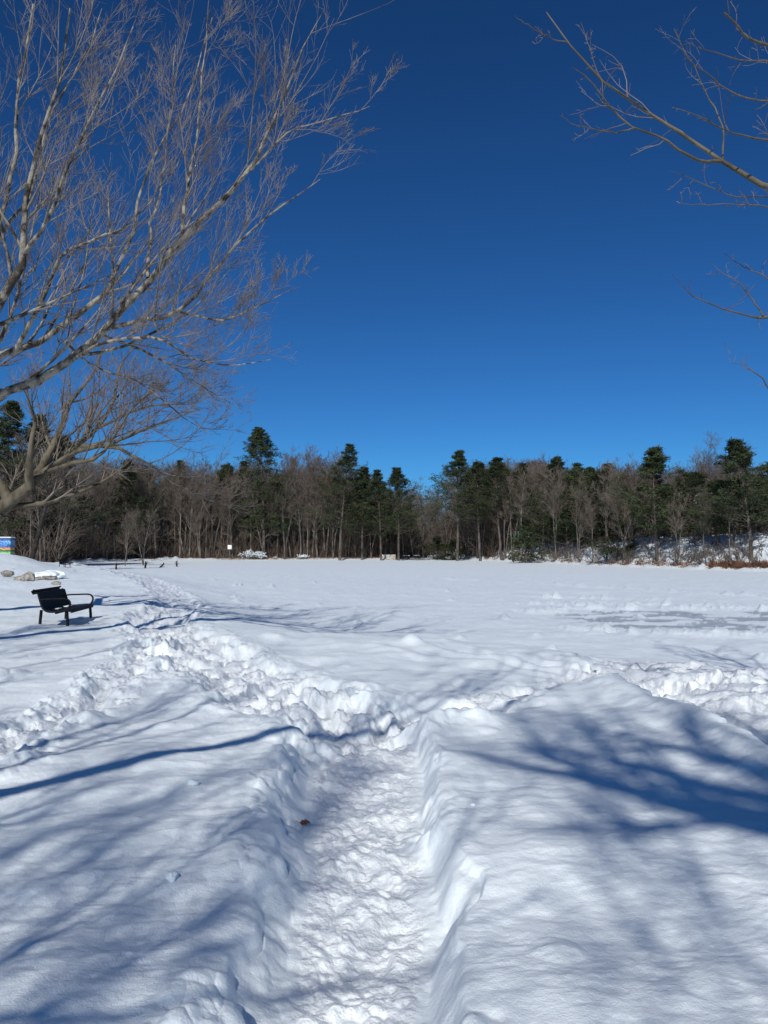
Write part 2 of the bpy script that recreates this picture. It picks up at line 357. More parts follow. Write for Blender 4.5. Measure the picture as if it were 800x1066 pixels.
# ------------------------------------------------------------------ branching growth (numpy)
def nrm(a): return a/np.maximum(np.linalg.norm(a, axis=-1, keepdims=True), 1e-9)
def grow(rg, S, D, L, r0, r1, m=6, wob=0.18, trop=(0, 0, 0.1)):
    """S,D (n,3), L,r0,r1 (n,) -> P (n,m,3), R (n,m)"""
    n = len(S); Pn = np.zeros((n, m, 3)); Pn[:, 0] = S; d = nrm(D); w = np.zeros((n, 3)); st = (L/(m-1))[:, None]
    for k in range(1, m):
        w = 0.5*w + rg.normal(0, wob, (n, 3))
        d = nrm(d + w + np.array(trop)); Pn[:, k] = Pn[:, k-1]+d*st
    t = np.linspace(0, 1, m)[None, :]
    return Pn, r0[:, None]*(1-t)+r1[:, None]*t
def spawn(rg, Pn, Rn, k, t0=0.2, t1=0.98, ang=(0.5, 0.9), ratio=(0.4, 0.7), shrink=0.5, rr=0.55, rtip=0.004, m=5, wob=0.15, trop=(0, 0, 0.12), up=0.0, minr=0.004):
    n, mm, _ = Pn.shape
    k = int(k); idx = np.repeat(np.arange(n), k); t = rg.uniform(t0, t1, n*k)
    f = t*(mm-1); i = np.minimum(f.astype(int), mm-2); u = (f-i)[:, None]
    A = Pn[idx, i]; B = Pn[idx, i+1]; S = A*(1-u)+B*u; T = nrm(B-A)
    r = Rn[idx, i]*(1-u[:, 0])+Rn[idx, i+1]*u[:, 0]
    rand = rg.normal(0, 1, (n*k, 3)); rand[:, 2] += up
    U = nrm(rand-(rand*T).sum(1, keepdims=True)*T)
    a = rg.uniform(*ang, n*k)[:, None]
    D = np.cos(a)*T+np.sin(a)*U
    PL = np.linalg.norm(np.diff(Pn, axis=1), axis=2).sum(1)[idx]
    L = PL*rg.uniform(*ratio, n*k)*(1-shrink*t)
    rb = np.maximum(r*rr, minr)
    return grow(rg, S, D, L, rb, np.minimum(np.full(n*k, rtip), rb), m, wob, trop)
class Tubes:
    def __init__(s): s.V = []; s.Q = []; s.n = 0
    def add(s, Pn, Rn, sides=4, cap=False):
        n, m, _ = Pn.shape
        T = np.zeros_like(Pn); T[:, 1:-1] = Pn[:, 2:]-Pn[:, :-2]; T[:, 0] = Pn[:, 1]-Pn[:, 0]; T[:, -1] = Pn[:, -1]-Pn[:, -2]
        T = nrm(T); ref = np.tile(np.array([0.31, 0.17, 0.93]), (n, 1)); par = np.abs((T.mean(1)*ref).sum(1)) > 0.9*np.linalg.norm(T.mean(1), axis=1)
        ref[par] = (1, 0.1, 0.05); ref = ref[:, None, :]
        A = nrm(np.cross(T, ref)); B = np.cross(T, A)
        a = np.linspace(0, 2*np.pi, sides, endpoint=False)
        V = Pn[:, :, None, :]+Rn[:, :, None, None]*(np.cos(a)[None, None, :, None]*A[:, :, None, :]+np.sin(a)[None, None, :, None]*B[:, :, None, :])
        base = s.n+(np.arange(n)[:, None, None]*m+np.arange(m-1)[None, :, None])*sides
        j = np.arange(sides)[None, None, :]; j2 = (j+1) % sides
        Q = np.stack([base+j, base+j2, base+sides+j2, base+sides+j], -1).reshape(-1, 4)
        s.V.append(V.reshape(-1, 3)); s.Q.append(Q); s.n += n*m*sides
        return s
    def data(s): return np.concatenate(s.V), np.concatenate(s.Q)
    def mesh(s, name, mat): v, q = s.data(); return mesh_np(name, v, q, mat)
def resample(pts, rad, m):
    pts = np.array(pts, float); L = np.r_[0, np.cumsum(np.linalg.norm(np.diff(pts, axis=0), axis=1))]
    # Catmull-Rom through the points, evenly spaced
    n = len(pts); ext = np.vstack([2*pts[0]-pts[1], pts, 2*pts[-1]-pts[-2]])
    u = np.interp(np.linspace(0, L[-1], m), L, np.arange(n)); i = np.minimum(u.astype(int), n-2); t = (u-i)[:, None]
    p0, p1, p2, p3 = ext[i], ext[i+1], ext[i+2], ext[i+3]
    C = 0.5*((2*p1)+(-p0+p2)*t+(2*p0-5*p1+4*p2-p3)*t*t+(-p0+3*p1-3*p2+p3)*t**3)
    return C, np.interp(u, np.arange(n), rad)
def knots(rg, Rn, amt=0.08): return Rn*(1+rg.normal(0, amt, Rn.shape))

def big_tree(name, label, loc, limbs, seed, dens=(9, 8, 6), mats=('bark', 'twig'), trunk_r=0.3, trop=(0, 0, 0.10), ang2=(0.35, 0.8), rt=0.0028, len2=(0.30, 0.62), group=None, limb_m=16, ang3=(0.4, 0.85), thick=1.0):
    """limbs: list of (points, radii). Returns the thing. Geometry is in world space relative to loc."""
    rg = rs(seed); root = empty(name, loc); tag(root, label, 'tree', group)
    tr = Tubes(); cr = Tubes(); o = np.array(loc)
    LP = []; LR = []
    for pts, rad in limbs:
        C, R = resample(np.array(pts)-o, rad, limb_m)
        C[1:-1] += rg.normal(0, 0.010, C[1:-1].shape)*np.linalg.norm(C[-1]-C[0])*0.35
        LP.append(C); LR.append(R)
    LP = np.array(LP); LR = np.array(LR)
    LR = LR*thick; tr.add(LP, knots(rg, LR, 0.05), 8)
    p1, r1 = spawn(rg, LP[1:], LR[1:], dens[0], 0.10, 0.97, ang2, len2, 0.30, 0.5, rt, 9, 0.055, trop, up=0.5)
    big = r1[:, 0] > 0.022
    if big.any(): tr.add(p1[big], knots(rg, r1[big], 0.05), 5)
    if (~big).any(): cr.add(p1[~big], r1[~big], 4)
    p2, r2 = spawn(rg, p1, r1, dens[1], 0.15, 0.98, ang3, (0.28, 0.6), 0.4, 0.6, rt, 6, 0.06, trop, up=0.3, minr=rt*1.3)
    cr.add(p2, r2, 3)
    p3, r3 = spawn(rg, p2, r2, dens[2], 0.15, 1.0, (0.35, 0.8), (0.25, 0.55), 0.3, 0.65, rt*0.8, 4, 0.05, trop, up=0.3, minr=rt)
    cr.add(p3, r3, 3)
    link('trunk', tr.mesh('trunk', M[mats[0]]), root); link('crown', cr.mesh('crown', M[mats[1]]), root)
    return root

# ---- the patchy-barked tree whose crown fills the upper left
def L(d, *pp):  # limb through photo pixels, each with its own distance
    return [P(x, y, d+dd) for (x, y, dd) in pp]
LT = (-7.6, 11.6, gz(-7.6, 11.6)-0.05)
D = 12.0
fork = P(-62, 470, D-0.2)
limbs = [([LT, (-7.7, 11.7, 2.0), tuple(fork)], [0.27, 0.22, 0.2]),
 (L(D, (-62,470,-.2), (-30,430,0), (0,408,.1), (50,390,.2), (100,345,.3), (150,285,.1), (185,243,0), (225,200,-.2), (270,145,-.4), (288,92,-.5), (310,45,-.7), (335,-8,-.9)), [.16,.12,.10,.095,.085,.07,.06,.045,.032,.022,.014,.006]),
 (L(D, (185,243,0), (192,180,.4), (200,130,.8), (205,70,1.1), (212,-10,1.3)), [.045,.034,.026,.02,.012]),
 (L(D, (225,200,-.2), (262,165,-.6), (300,125,-1.0), (345,112,-1.2), (385,98,-1.4)), [.026,.02,.015,.011,.005]),
 (L(D, (105,340,.3), (150,330,-.3), (178,322,-.7), (205,303,-.9), (232,262,-1.2), (285,212,-1.6), (332,178,-2.0)), [.055,.045,.04,.032,.025,.016,.006]),
 (L(D, (-62,470,-.2), (-25,395,.6), (0,368,.8), (45,350,1.0), (95,306,1.2), (120,270,1.5), (138,205,1.8), (165,130,2.0), (195,72,2.2), (215,0,2.4)), [.13,.10,.085,.07,.06,.048,.034,.024,.018,.01]),
 (L(D, (10,366,.8), (40,305,.2), (58,262,-.2), (100,240,-.6), (120,232,-.8), (160,190,-1.0), (190,140,-1.3)), [.055,.042,.034,.026,.02,.012,.006]),
 (L(D, (-62,470,-.2), (-40,360,-.7), (-5,312,-1), (18,262,-1.1), (14,200,-1.2), (30,140,-1.3), (50,70,-1.4), (62,-10,-1.5)), [.12,.10,.09,.07,.05,.038,.028,.016]),
 (L(D, (18,262,-1.1), (45,215,-1.5), (68,150,-1.8), (100,85,-2.0), (130,10,-2.1)), [.045,.034,.026,.018,.01]),
 (L(D, (-40,360,-.7), (-15,250,.6), (5,160,1.0), (8,80,1.2), (22,-15,1.3)), [.08,.06,.045,.032,.02]),
 (L(D, (-15,250,.6), (25,190,1.6), (42,110,1.9), (80,40,2.2), (96,-10,2.3)), [.045,.034,.026,.018,.011]),
 (L(D, (72,372,.25), (110,352,-.4), (160,350,-.9), (200,372,-1.2), (240,378,-1.5), (282,372,-1.8)), [.045,.034,.026,.018,.011,.005]),
 (L(D, (100,345,.3), (150,365,.9), (185,385,1.3), (215,405,1.5), (250,425,1.7)), [.035,.026,.018,.012,.005]),
 (L(D, (60,350,1.0), (95,380,1.4), (140,395,1.8), (185,430,2.0), (220,452,2.1)), [.03,.024,.018,.012,.005]),
 (L(D, (150,285,.1), (152,230,.7), (165,170,1.1), (172,100,1.4), (176,30,1.5)), [.04,.03,.022,.016,.008]),
 (L(D, (185,322,-.7), (230,330,-1.0), (262,318,-1.3), (300,298,-1.6)), [.024,.016,.010,.004]),
]
big_tree('bare_tree', 'large bare tree with pale patchy bark, its ascending limbs filling the upper left sky', LT, limbs, 4,
         thick=.76, dens=(11, 10, 7), trop=(0.01, 0, 0.075), mats=('bark', 'twig_red'), ang2=(0.3, 0.65), len2=(0.20, 0.48), rt=0.0022)

# ---- leaning tree below it
LL = (-13.2, 19.0, gz(-13.2, 19.0)-0.05)
D = 19.0
limbs = [([LL, tuple(P(-60,583,D)), tuple(P(0,533,D))], [0.23, 0.20, 0.18]),
 (L(D, (-30,558,0), (0,530,0), (28,507,0), (45,492,.2), (62,478,.4), (82,466,.5), (112,464,.6), (135,473,.8), (165,490,.9), (195,520,1.1)), [.19,.18,.14,.10,.085,.07,.055,.04,.025,.01]),
 (L(D, (30,508,0), (29,480,-.4), (30,462,-.6), (34,440,-.7), (28,420,-.8), (22,395,-1)), [.12,.08,.06,.05,.035,.015]),
 (L(D, (32,502,0), (50,470,.6), (62,445,.9), (72,415,1.1), (92,390,1.3), (108,345,1.5)), [.12,.09,.075,.055,.035,.012]),
 (L(D, (62,478,.4), (85,458,1.0), (100,445,1.3), (118,410,1.6), (122,380,1.8), (150,345,2)), [.085,.075,.06,.045,.03,.01]),
 (L(D, (50,487,.2), (75,470,-.3), (100,466,-.6), (130,455,-.8), (165,440,-1.0), (205,425,-1.3)), [.06,.05,.045,.035,.022,.006]),
 (L(D, (45,492,.2), (70,484,-.5), (95,478,-.8), (107,470,-.9), (125,440,-1.2), (150,410,-1.5), (180,395,-1.7)), [.06,.05,.045,.035,.025,.016,.006]),
 (L(D, (100,445,1.3), (135,428,1.6), (165,420,1.8), (205,418,2.0), (235,400,2.2)), [.04,.03,.022,.014,.005]),
 (L(D, (10,522,0), (-20,470,.6), (-30,420,.8), (-10,370,.9), (0,330,1)), [.13,.10,.07,.045,.015]),
]
big_tree('leaning_tree', 'leaning bare tree with olive trunk slanting in above the painted cabinet', LL, limbs, 9,
         dens=(10, 9, 5), trop=(0.01, 0, 0.05), mats=('bark_olive', 'twig'), ang2=(0.4, 0.95), rt=0.004)

# ---- the tree at the right whose branches enter the upper right
RT0 = (6.2, 3.4, gz(6.2, 3.4)-0.05)
D = 6.0
limbs = [([RT0, (6.1, 3.6, 2.6), (5.8, 4.2, 3.8)], [0.17, 0.14, 0.12]),
 ([(5.8,4.2,3.8), (4.6,5.0,4.6), (3.7,5.7,5.0)]+L(D, (800,184,0), (761,159,.1), (728,135,.1), (675,101,.2), (634,71,.3), (596,26,.35), (575,-6,.4)), [.085,.06,.04,.029,.023,.019,.015,.0125,.009,.007]),
 (L(D, (761,159,.1), (731,156,-.1), (703,135,-.2), (668,122,-.3), (641,98,-.35), (625,72,-.4), (602,55,-.5)), [.02,.016,.012,.010,.008,.006,.003]),
 (L(D, (668,122,-.3), (645,127,-.5), (626,124,-.6), (608,120,-.7), (588,108,-.8)), [.008,.007,.006,.004,.002]),
 (L(D, (597,27,.35), (578,22,.3), (560,12,.2), (540,-3,.1)), [.007,.006,.005,.003]),
 (L(D, (634,95,-.35), (633,70,-.3), (625,50,-.2), (618,25,0), (612,5,0)), [.006,.005,.004,.003,.002]),
 (L(D, (761,159,.1), (762,120,.5), (748,90,.7), (735,60,.8), (722,35,.9), (712,12,1)), [.010,.009,.007,.006,.005,.0025]),
 (L(D, (860,95,.6), (800,91,.5), (765,79,.4), (750,64,.3), (727,48,.2), (714,15,.1)), [.013,.010,.008,.007,.005,.003]),
 (L(D, (880,150,.2), (800,133,-.1), (765,124,-.3), (735,108,-.5), (708,99,-.6)), [.014,.010,.008,.006,.003]),
 (L(D, (860,50,0), (800,48,-.3), (765,42,-.5), (727,29,-.7)), [.010,.008,.006,.003]),
 (L(D, (900,60,-.5), (800,26,-.8), (785,14,-.9), (766,-6,-1)), [.020,.013,.010,.008]),
 (L(D, (850,200,.8), (800,197,.6), (768,195,.5), (728,177,.4), (705,169,.3)), [.010,.008,.006,.005,.002]),
 (L(D, (840,214,-.5), (790,206,-.6), (745,206,-.7), (712,204,-.8)), [.007,.006,.004,.002]),
 ([(5.8,4.2,3.8), (5.2,4.6,4.0)]+L(D, (830,325,.2), (800,328,.1), (765,322,0), (738,308,-.1), (716,300,-.2), (705,281,-.3)), [.06,.03,.016,.012,.009,.007,.005,.002]),
 (L(D, (800,326,.1), (790,308,.3), (775,290,.4), (762,282,.5), (748,270,.5)), [.010,.008,.006,.004,.002]),
 (L(D, (830,300,.4), (800,282,.5), (780,272,.6), (760,258,.7)), [.009,.007,.004,.002]),
 ([(5.8,4.2,3.8), (4.9,4.8,3.7)]+L(D, (830,415,-.2), (800,393,-.1), (788,385,0), (775,375,0)), [.05,.025,.010,.007,.004,.002]),
 ([(5.8,4.2,3.8), (5.9,5.2,5.6), (5.6,6.2,7.4), (5.2,7.0,9.0)], [.11,.09,.06,.02]),
 ([(5.8,4.2,3.8), (6.6,3.6,5.6), (7.2,3.0,7.4), (7.5,2.6,9.2)], [.11,.09,.06,.02]),
]
def right_tree():
    rg = rs(21); root = empty('bare_tree', RT0)
    tag(root, 'bare tree whose thin branches reach in from the right into the upper sky', 'tree')
    tr = Tubes(); cr = Tubes(); o = np.array(RT0); A = []; B = []
    for pts, rad in limbs:
        C, R = resample(np.array(pts)-o, rad, 16); C[1:-1] += rg.normal(0, 0.004, C[1:-1].shape); A.append(C); B.append(R)
    A = np.array(A); B = np.array(B)*.74; tr.add(A, knots(rg, B, 0.06), 7)
    p1, r1 = spawn(rg, A[1:17], B[1:17], 5, 0.25, 0.97, (0.5, 1.1), (0.10, 0.26), 0.3, 0.5, 0.0016, 6, 0.16, (-0.02, 0, 0.08), up=0.3, minr=0.0022)
    cr.add(p1, r1, 4)
    p2, r2 = spawn(rg, p1, r1, 3, 0.2, 0.98, (0.4, 1.0), (0.2, 0.5), 0.3, 0.7, 0.0014, 4, 0.16, (0, 0, 0.06), minr=0.0018); cr.add(p2, r2, 3)
    # short bud spurs
    p4, r4 = spawn(rg, A[1:17], B[1:17], 9, 0.25, 1.0, (0.7, 1.2), (0.01, 0.03), 0, 0.4, 0.002, 3, 0.1, (0, 0, 0.02), minr=0.0025); cr.add(p4, r4, 3)
    # the out-of-frame crown that shades the snow
    p1, r1 = spawn(rg, A[17:], B[17:], 16, 0.1, 0.97, (0.4, 1.0), (0.35, 0.6), 0.4, 0.5, 0.003, 8, 0.12, (0, 0, 0.06), up=0.2)
    cr.add(p1, r1, 4)
    p2, r2 = spawn(rg, p1, r1, 9, 0.15, 0.98, (0.4, 0.9), (0.3, 0.6), 0.4, 0.6, 0.003, 5, 0.12, (0, 0, 0.08)); cr.add(p2, r2, 3)
    p3, r3 = spawn(rg, p2, r2, 5, 0.15, 0.98, (0.4, 0.9), (0.3, 0.6), 0.4, 0.7, 0.003, 4, 0.12, (0, 0, 0.08)); cr.add(p3, r3, 3)
    link('trunk', tr.mesh('trunk', M['bark_olive']), root); link('crown', cr.mesh('crown', M['twig']), root)
right_tree()

# ---- trees behind the photographer: they throw the soft shadows over the foreground
def shade_tree(x, y, h, seed, label, lean=(0, 0), spread=1.0, extra=(), dens=(11, 9, 6), tr_r=0.26, rt=.004):
    rg = rs(seed); z = gz(x, y)-0.05; b = np.array((x, y, z)); top = b+np.array((lean[0], lean[1], h*0.45))
    lm = [([tuple(b), tuple(b+(top-b)*0.5), tuple(top)], [tr_r, tr_r*0.8, tr_r*0.65])]
    n = 9
    for k in range(n):
        a = k/n*6.283*1.6+rg.uniform(-.3, .3); t = rg.uniform(0.55, 1.0); s = b+(top-b)*t
        ln = h*rg.uniform(0.35, 0.6)*spread; el = rg.uniform(0.5, 1.25)
        d = np.array((math.cos(a)*math.cos(el), math.sin(a)*math.cos(el), math.sin(el)))
        e = s+d*ln; mid = s+d*ln*0.5+np.array((math.cos(a), math.sin(a), 0))*ln*0.10
        lm.append(([tuple(s), tuple(mid), tuple(e)], [tr_r*0.17, tr_r*0.10, 0.010]))
    lm += list(extra)
    return big_tree('bare_tree', label, tuple(b), lm, seed+1, dens=dens, mats=('bark_olive', 'twig'), rt=rt, limb_m=10, len2=(.2, .42))
def over(G, h):   # point at height h whose shadow falls on ground point G
    k = (h-0.8)/math.tan(SUN_EL); n = math.hypot(AX, 1); return (G[0]-AX/n*k, G[1]-k/n, h)
ex1 = [([(-5.5,-7.3,4.2), over((-3.6,3.9), 4.8), over((-2.4,5.1), 5.2), over((-1.25,6.7), 5.6), over((-0.2,7.3), 5.9), over((1.0,8.0), 6.1), over((2.2,9.6), 6.3)], [.12,.085,.075,.06,.045,.03,.015])] + [([(-5.5,-7.3,4.2), over((-2.2,2.3), 4.3), over((-0.9,2.75), 4.5), over((-.1,3.1), 4.6)], [.07,.026,.018,.010])]
shade_tree(-5.6, -7.5, 15, 31, 'bare tree behind the viewpoint to the left, casting the long dark limb shadow', extra=ex1, tr_r=.13, dens=(9, 7, 5))
ex2 = [([(3.2,-12.8,5.0), over((3.16,2.90), 9.0), over((2.33,4.05), 9.5), over((1.81,5.25), 10.0), over((1.02,5.95), 10.4), over((0.37,6.35), 10.8)], [.15,.15,.14,.10,.06,.02]),
       ([(3.2,-12.8,5.0), over((3.16,3.70), 10.2), over((2.60,4.45), 10.6), over((2.14,5.45), 11.0), over((1.40,6.35), 11.3)], [.15,.15,.13,.09,.03]),
       ([(3.2,-12.8,5.0), over((3.53,3.90), 11.5), over((2.88,4.85), 12.0), over((2.42,6.05), 12.4), over((1.86,6.95), 12.8)], [.14,.14,.12,.08,.02]),
       ([(3.2,-12.8,5.0), over((2.98,3.40), 10.5), over((2.51,4.15), 10.8), over((2.14,4.95), 11.2), over((1.49,5.85), 11.7)], [.14,.14,.12,.08,.02]),
       ([over((2.70,3.10), 9.6), over((2.98,4.05), 10.2), over((3.35,5.85), 10.9), over((3.72,7.85), 11.6)], [.11,.09,.06,.02])]
shade_tree(3.1, -13.0, 16, 41, 'bare tree behind the viewpoint to the right, shading the right foreground', extra=ex2, spread=1.0, tr_r=.13, dens=(10, 8, 6))
shade_tree(-1.2, -11.5, 15, 51, 'tall bare tree straight behind the viewpoint, its crown dappling the trench', dens=(16, 10, 6), tr_r=.12, rt=.0048)
shade_tree(-9.5, 2.0, 12, 61, 'bare tree outside the left edge, shading the snow before the bench', spread=0.9, tr_r=.2)


# ------------------------------------------------------------------ far trees: prototypes
def bare_proto(seed, h, spread=0.35, lean=0.0, fork=False, twigs=7, tw=0.016, th=(16, 8), low=0.3):
    rg = rs(seed); tr = Tubes(); cr = Tubes()
    r0 = h*0.0095+0.03
    nT = 2 if fork else 1
    S = np.zeros((nT, 3)); S[:, 2] = -0.3
    Dd = np.stack([rg.normal(lean, 0.06, nT)+(np.linspace(-.12, .12, nT) if nT > 1 else 0), rg.normal(0, 0.05, nT), np.ones(nT)], 1)
    p0, q0 = grow(rg, S, Dd, np.full(nT, h*0.96), np.full(nT, r0), np.full(nT, 0.02), 12, 0.035, (0, 0, 0.03))
    tr.add(p0, knots(rg, q0, 0.06), 6)
    p1, q1 = spawn(rg, p0, q0, th[0]//nT, low, 0.97, (0.45, 0.95), (0.25*spread/0.35, 0.45*spread/0.35), 0.55, 0.5, 0.012, 8, 0.10, (0, 0, 0.09))
    tr.add(p1, q1, 4)
    p2, q2 = spawn(rg, p1, q1, th[1], 0.15, 0.98, (0.4, 0.9), (0.3, 0.6), 0.4, 0.55, 0.010, 5, 0.12, (0, 0, 0.10), minr=0.014); cr.add(p2, q2, 3)
    p3, q3 = spawn(rg, p2, q2, twigs, 0.1, 1.0, (0.35, 0.8), (0.35, 0.7), 0.3, 0.7, tw*0.5, 3, 0.10, (0, 0, 0.08), minr=tw*0.62); cr.add(p3, q3, 3)
    return tr, cr
def conifer_proto(seed, h, w, kind='pine', bare=0.3, dens=1.0):
    """kind pine: irregular plates; spruce: narrow dense tiers"""
    rg = rs(seed); tr = Tubes()
    p0, q0 = grow(rg, np.array([[0, 0, -0.3]]), np.array([[rg.normal(0, .03), rg.normal(0, .03), 1.0]]), np.array([h]), np.array([h*0.012+0.05]), np.array([0.03]), 12, 0.012, (0, 0, 0.05))
    tr.add(p0, q0, 6)
    zs = []; z = bare*h
    while z < h*0.975:
        zs.append(z); z += (0.8 if kind == 'spruce' else .95)*rg.uniform(0.6, 1.3)*(1 if z < h*0.75 else 0.55)
    S = []; Dv = []; Ln = []
    for z in zs:
        u = (z/h-bare)/(1-bare)
        if kind == 'spruce': prof = min(1, (1-u)/0.55)**0.85+0.05
        else: prof = min(1.1, 1.5*(1-u)**1.15)*rg.uniform(0.6, 1.2)+0.04
        nb = rg.randint(5, 8) if kind == 'spruce' else rg.randint(4, 7)
        a0 = rg.uniform(0, 6.28)
        for b in range(nb):
            if rg.rand() < 0.10: continue
            a = a0+b/nb*6.283+rg.normal(0, .25); ln = w*0.5*prof*rg.uniform(0.6, 1.22)
            up = 0.02 if kind == 'spruce' and u < .6 else 0.30
            S.append((0, 0, z)); Dv.append((math.cos(a), math.sin(a), up+rg.normal(0, .1))); Ln.append(max(ln, 0.22))
    S = np.array(S); f = np.clip((S[:, 2]+0.3)/(h)*(11), 0, 10.99); i = f.astype(int); u = (f-i)[:, None]
    S = p0[0][i]*(1-u)+p0[0][i+1]*u
    p1, q1 = grow(rg, S, np.array(Dv), np.array(Ln), np.full(len(S), 0.055), np.full(len(S), 0.012), 6, 0.07, (0, 0, 0.03 if kind == 'pine' else -0.01))
    tr.add(p1, q1, 3)
    # side shoots carry tufts of needles
    ns = 7 if kind == 'pine' else 6
    p2, q2 = spawn(rg, p1, q1, ns, 0.25, 1.0, (0.5, 1.0), (0.18, 0.40), 0.4, 0.5, 0.008, 3, 0.1, (0, 0, 0.03), up=0.0)
    C = np.concatenate([np.repeat(p0[0][-1:]-np.array([[0, 0, .25]]), 3, 0), p2[:, 1], p2[:, 2], p1[:, -1], p1[:, 4], p1[:, 3]])
    k = int(9*dens); n = len(C)
    ctr = np.repeat(C, k, 0)+rg.normal(0, 1, (n*k, 3))*np.array([0.26, 0.26, 0.07])*(1.0 if kind == 'pine' else 0.8)
    d = nrm(rg.normal(0, 1, (n*k, 3))*np.array([1, 1, 0.55])+np.array([0, 0, 0.35])); sd = nrm(np.cross(d, rg.normal(0, 1, (n*k, 3))))
    ln = rg.uniform(0.22, 0.48, (n*k, 1)); wd = rg.uniform(0.035, 0.09, (n*k, 1))
    V = np.stack([ctr-sd*wd, ctr+sd*wd, ctr+d*ln+sd*wd*0.3, ctr+d*ln-sd*wd*0.3], 1).reshape(-1, 3)
    Q = np.arange(len(V)).reshape(-1, 4)
    return tr, (V, Q)
def mk(tr, cr, bark, leaf, nm):
    a = tr.mesh('trunk', M[bark]); b = cr.mesh('crown', M[leaf]) if isinstance(cr, Tubes) else mesh_np('crown', cr[0], cr[1], M[leaf], False)
    return a, b
BARE = []
for i, (s, sp, ln, fk, lo) in enumerate([(1, .33, 0, 0, .35), (2, .40, .05, 1, .22), (3, .30, -.05, 0, .45), (4, .45, .10, 0, .25), (5, .36, 0, 1, .3), (6, .28, .03, 0, .5), (7, .48, -.10, 1, .18), (8, .38, 0, 0, .3)]):
    BARE.append(mk(*bare_proto(100+s, 20, sp, ln, bool(fk), low=lo, th=(26, 9), twigs=8, tw=0.022), 'far_bark', 'far_twig', 'b'))
def place(proto, name, label, cat, x, y, ztop, h0, group, rz, wscale=1.0, sink=0.0):
    z = gz(x, y)-sink; s = (ztop-z)/h0
    r = empty(name, (x, y, z), rz); r.scale = (s*wscale, s*wscale, s); tag(r, label, cat, group)
    link('trunk', proto[0], r); link('crown', proto[1], r)
    return r
def zt(ytop, d): return CZ+(HY-ytop)/F*d

# conifers: (px, y top, distance, width m, kind, bare fraction, label)
CON = [
 (8, 415, 118, 12, 'pine', .12, 'dark dense pine at the left edge behind the leaning tree'),
 (34, 428, 120, 11, 'pine', .15, 'dark broad pine rising behind the leaning trunk'),
 (62, 452, 126, 9, 'pine', .2, 'dark pine just right of the broad pine at the left'),
 (132, 476, 175, 9, 'pine', .3, 'low dark pine top under the hanging twigs of the large tree'),
 (152, 482, 190, 9, 'pine', .4, 'small dark pine top first left of the gap in the left wood'),
 (178, 477, 195, 9, 'pine', .4, 'pine top peeking over the left wood, well left of the tall spruce'),
 (237, 482, 200, 8, 'spruce', .4, 'small spruce tip just left of the tall pointed spruce'),
 (256, 478, 198, 10, 'pine', .35, 'bushy pine leaning against the left side of the tall spruce'),
 (275, 441, 193, 10.5, 'spruce', .28, 'tallest pointed spruce on the far shore, above the left wood'),
 (289, 492, 196, 9, 'pine', .35, 'short dark pine under the right side of the tall spruce'),
 (354, 459, 190, 12, 'pine', .34, 'broad layered pine standing above the middle of the far wood'),
 (377, 484, 193, 10, 'pine', .3, 'smaller pine touching the right side of the broad layered pine'),
 (397, 488, 190, 10, 'pine', .35, 'left one of the two round-topped pines above the tan box'),
 (415, 486, 188, 12, 'pine', .35, 'right one of the two round-topped pines above the tan box'),
 (476, 467, 180, 14, 'pine', .45, 'ragged flat-topped pine first right of the sky gap'),
 (500, 477, 178, 10, 'pine', .5, 'dark pine top just right of the ragged flat-topped pine'),
 (522, 474, 172, 11, 'pine', .5, 'rounded pine top second right of the ragged flat-topped pine'),
 (541, 480, 170, 9, 'pine', .5, 'low pine top third right of the ragged flat-topped pine'),
 (571, 473, 158, 9, 'pine', .2, 'pointed pine standing alone above the trees of the right bank'),
 (598, 481, 152, 9, 'pine', .2, 'dense pine just right of the pointed bank pine'),
 (616, 485, 146, 8, 'pine', .15, 'middle pine of the dark clump on the right bank'),
 (633, 482, 140, 8.5, 'pine', .15, 'right-hand pine of the dark clump on the right bank'),
 (655, 506, 128, 6, 'pine', .1, 'short pine left of the tiered narrow pine'),
 (684, 465, 112, 7.6, 'pine', .15, 'narrow tiered pine with open sky on both sides on the right bank'),
 (704, 502, 118, 7, 'pine', .05, 'short full pine right of the narrow tiered pine'),
 (724, 489, 112, 8, 'pine', .12, 'round dark pine midway between the two tall bank pines'),
 (746, 500, 106, 7.5, 'pine', .1, 'full green pine second left of the tall pine near the right edge'),
 (764, 497, 104, 6.5, 'pine', .15, 'green pine tucked against the left side of the tall right-edge pine'),
 (782, 455, 96, 9.0, 'pine', .25, 'tall layered pine near the right edge of the view'),
 (803, 480, 100, 8, 'pine', .2, 'dark pine cut by the right edge of the view'),
 (548, 545, 150, 6, 'pine', .02, 'low green young pine at the left end of the right bank'),
 (590, 528, 146, 6.5, 'pine', .03, 'low green young pine under the dark clump'),
 (642, 545, 122, 5, 'pine', .02, 'bushy young pine in front of the snowy slope'),
 (616, 520, 142, 6, 'pine', .02, 'full young pine rising behind the snowy slope'),
 (455, 558, 198, 7, 'pine', .0, 'dark low young pine at the back of the inlet'),
 (471, 562, 194, 5, 'pine', .0, 'lowest dark young pine beside the inlet'),
]
for j, px in enumerate([562, 580, 607, 626, 650, 668, 676, 694, 712, 733, 741, 755, 772, 791]):
    CON.append((px, 512+(j*37 % 26), 100+12+(800-px)*0.19, 6.5, 'pine', .12+.02*(j % 4), 'mid-height pine in the dark green belt of the right bank, %s from its left end' % ['first','second','third','fourth','fifth','sixth','seventh','eighth','ninth','tenth','eleventh','twelfth','thirteenth','fourteenth'][j]))
def shore_d(px):     # distance at which the line of sight meets the far shore
    ys = np.arange(70, 215, 0.5); xs = (px-400)/F*ys; s = lake_sd(xs, ys)
    k = np.where(s > 0)[0]
    return ys[k[-1]]+0.5 if len(k) else 110.0
def h_ok(yt): return yt < 540
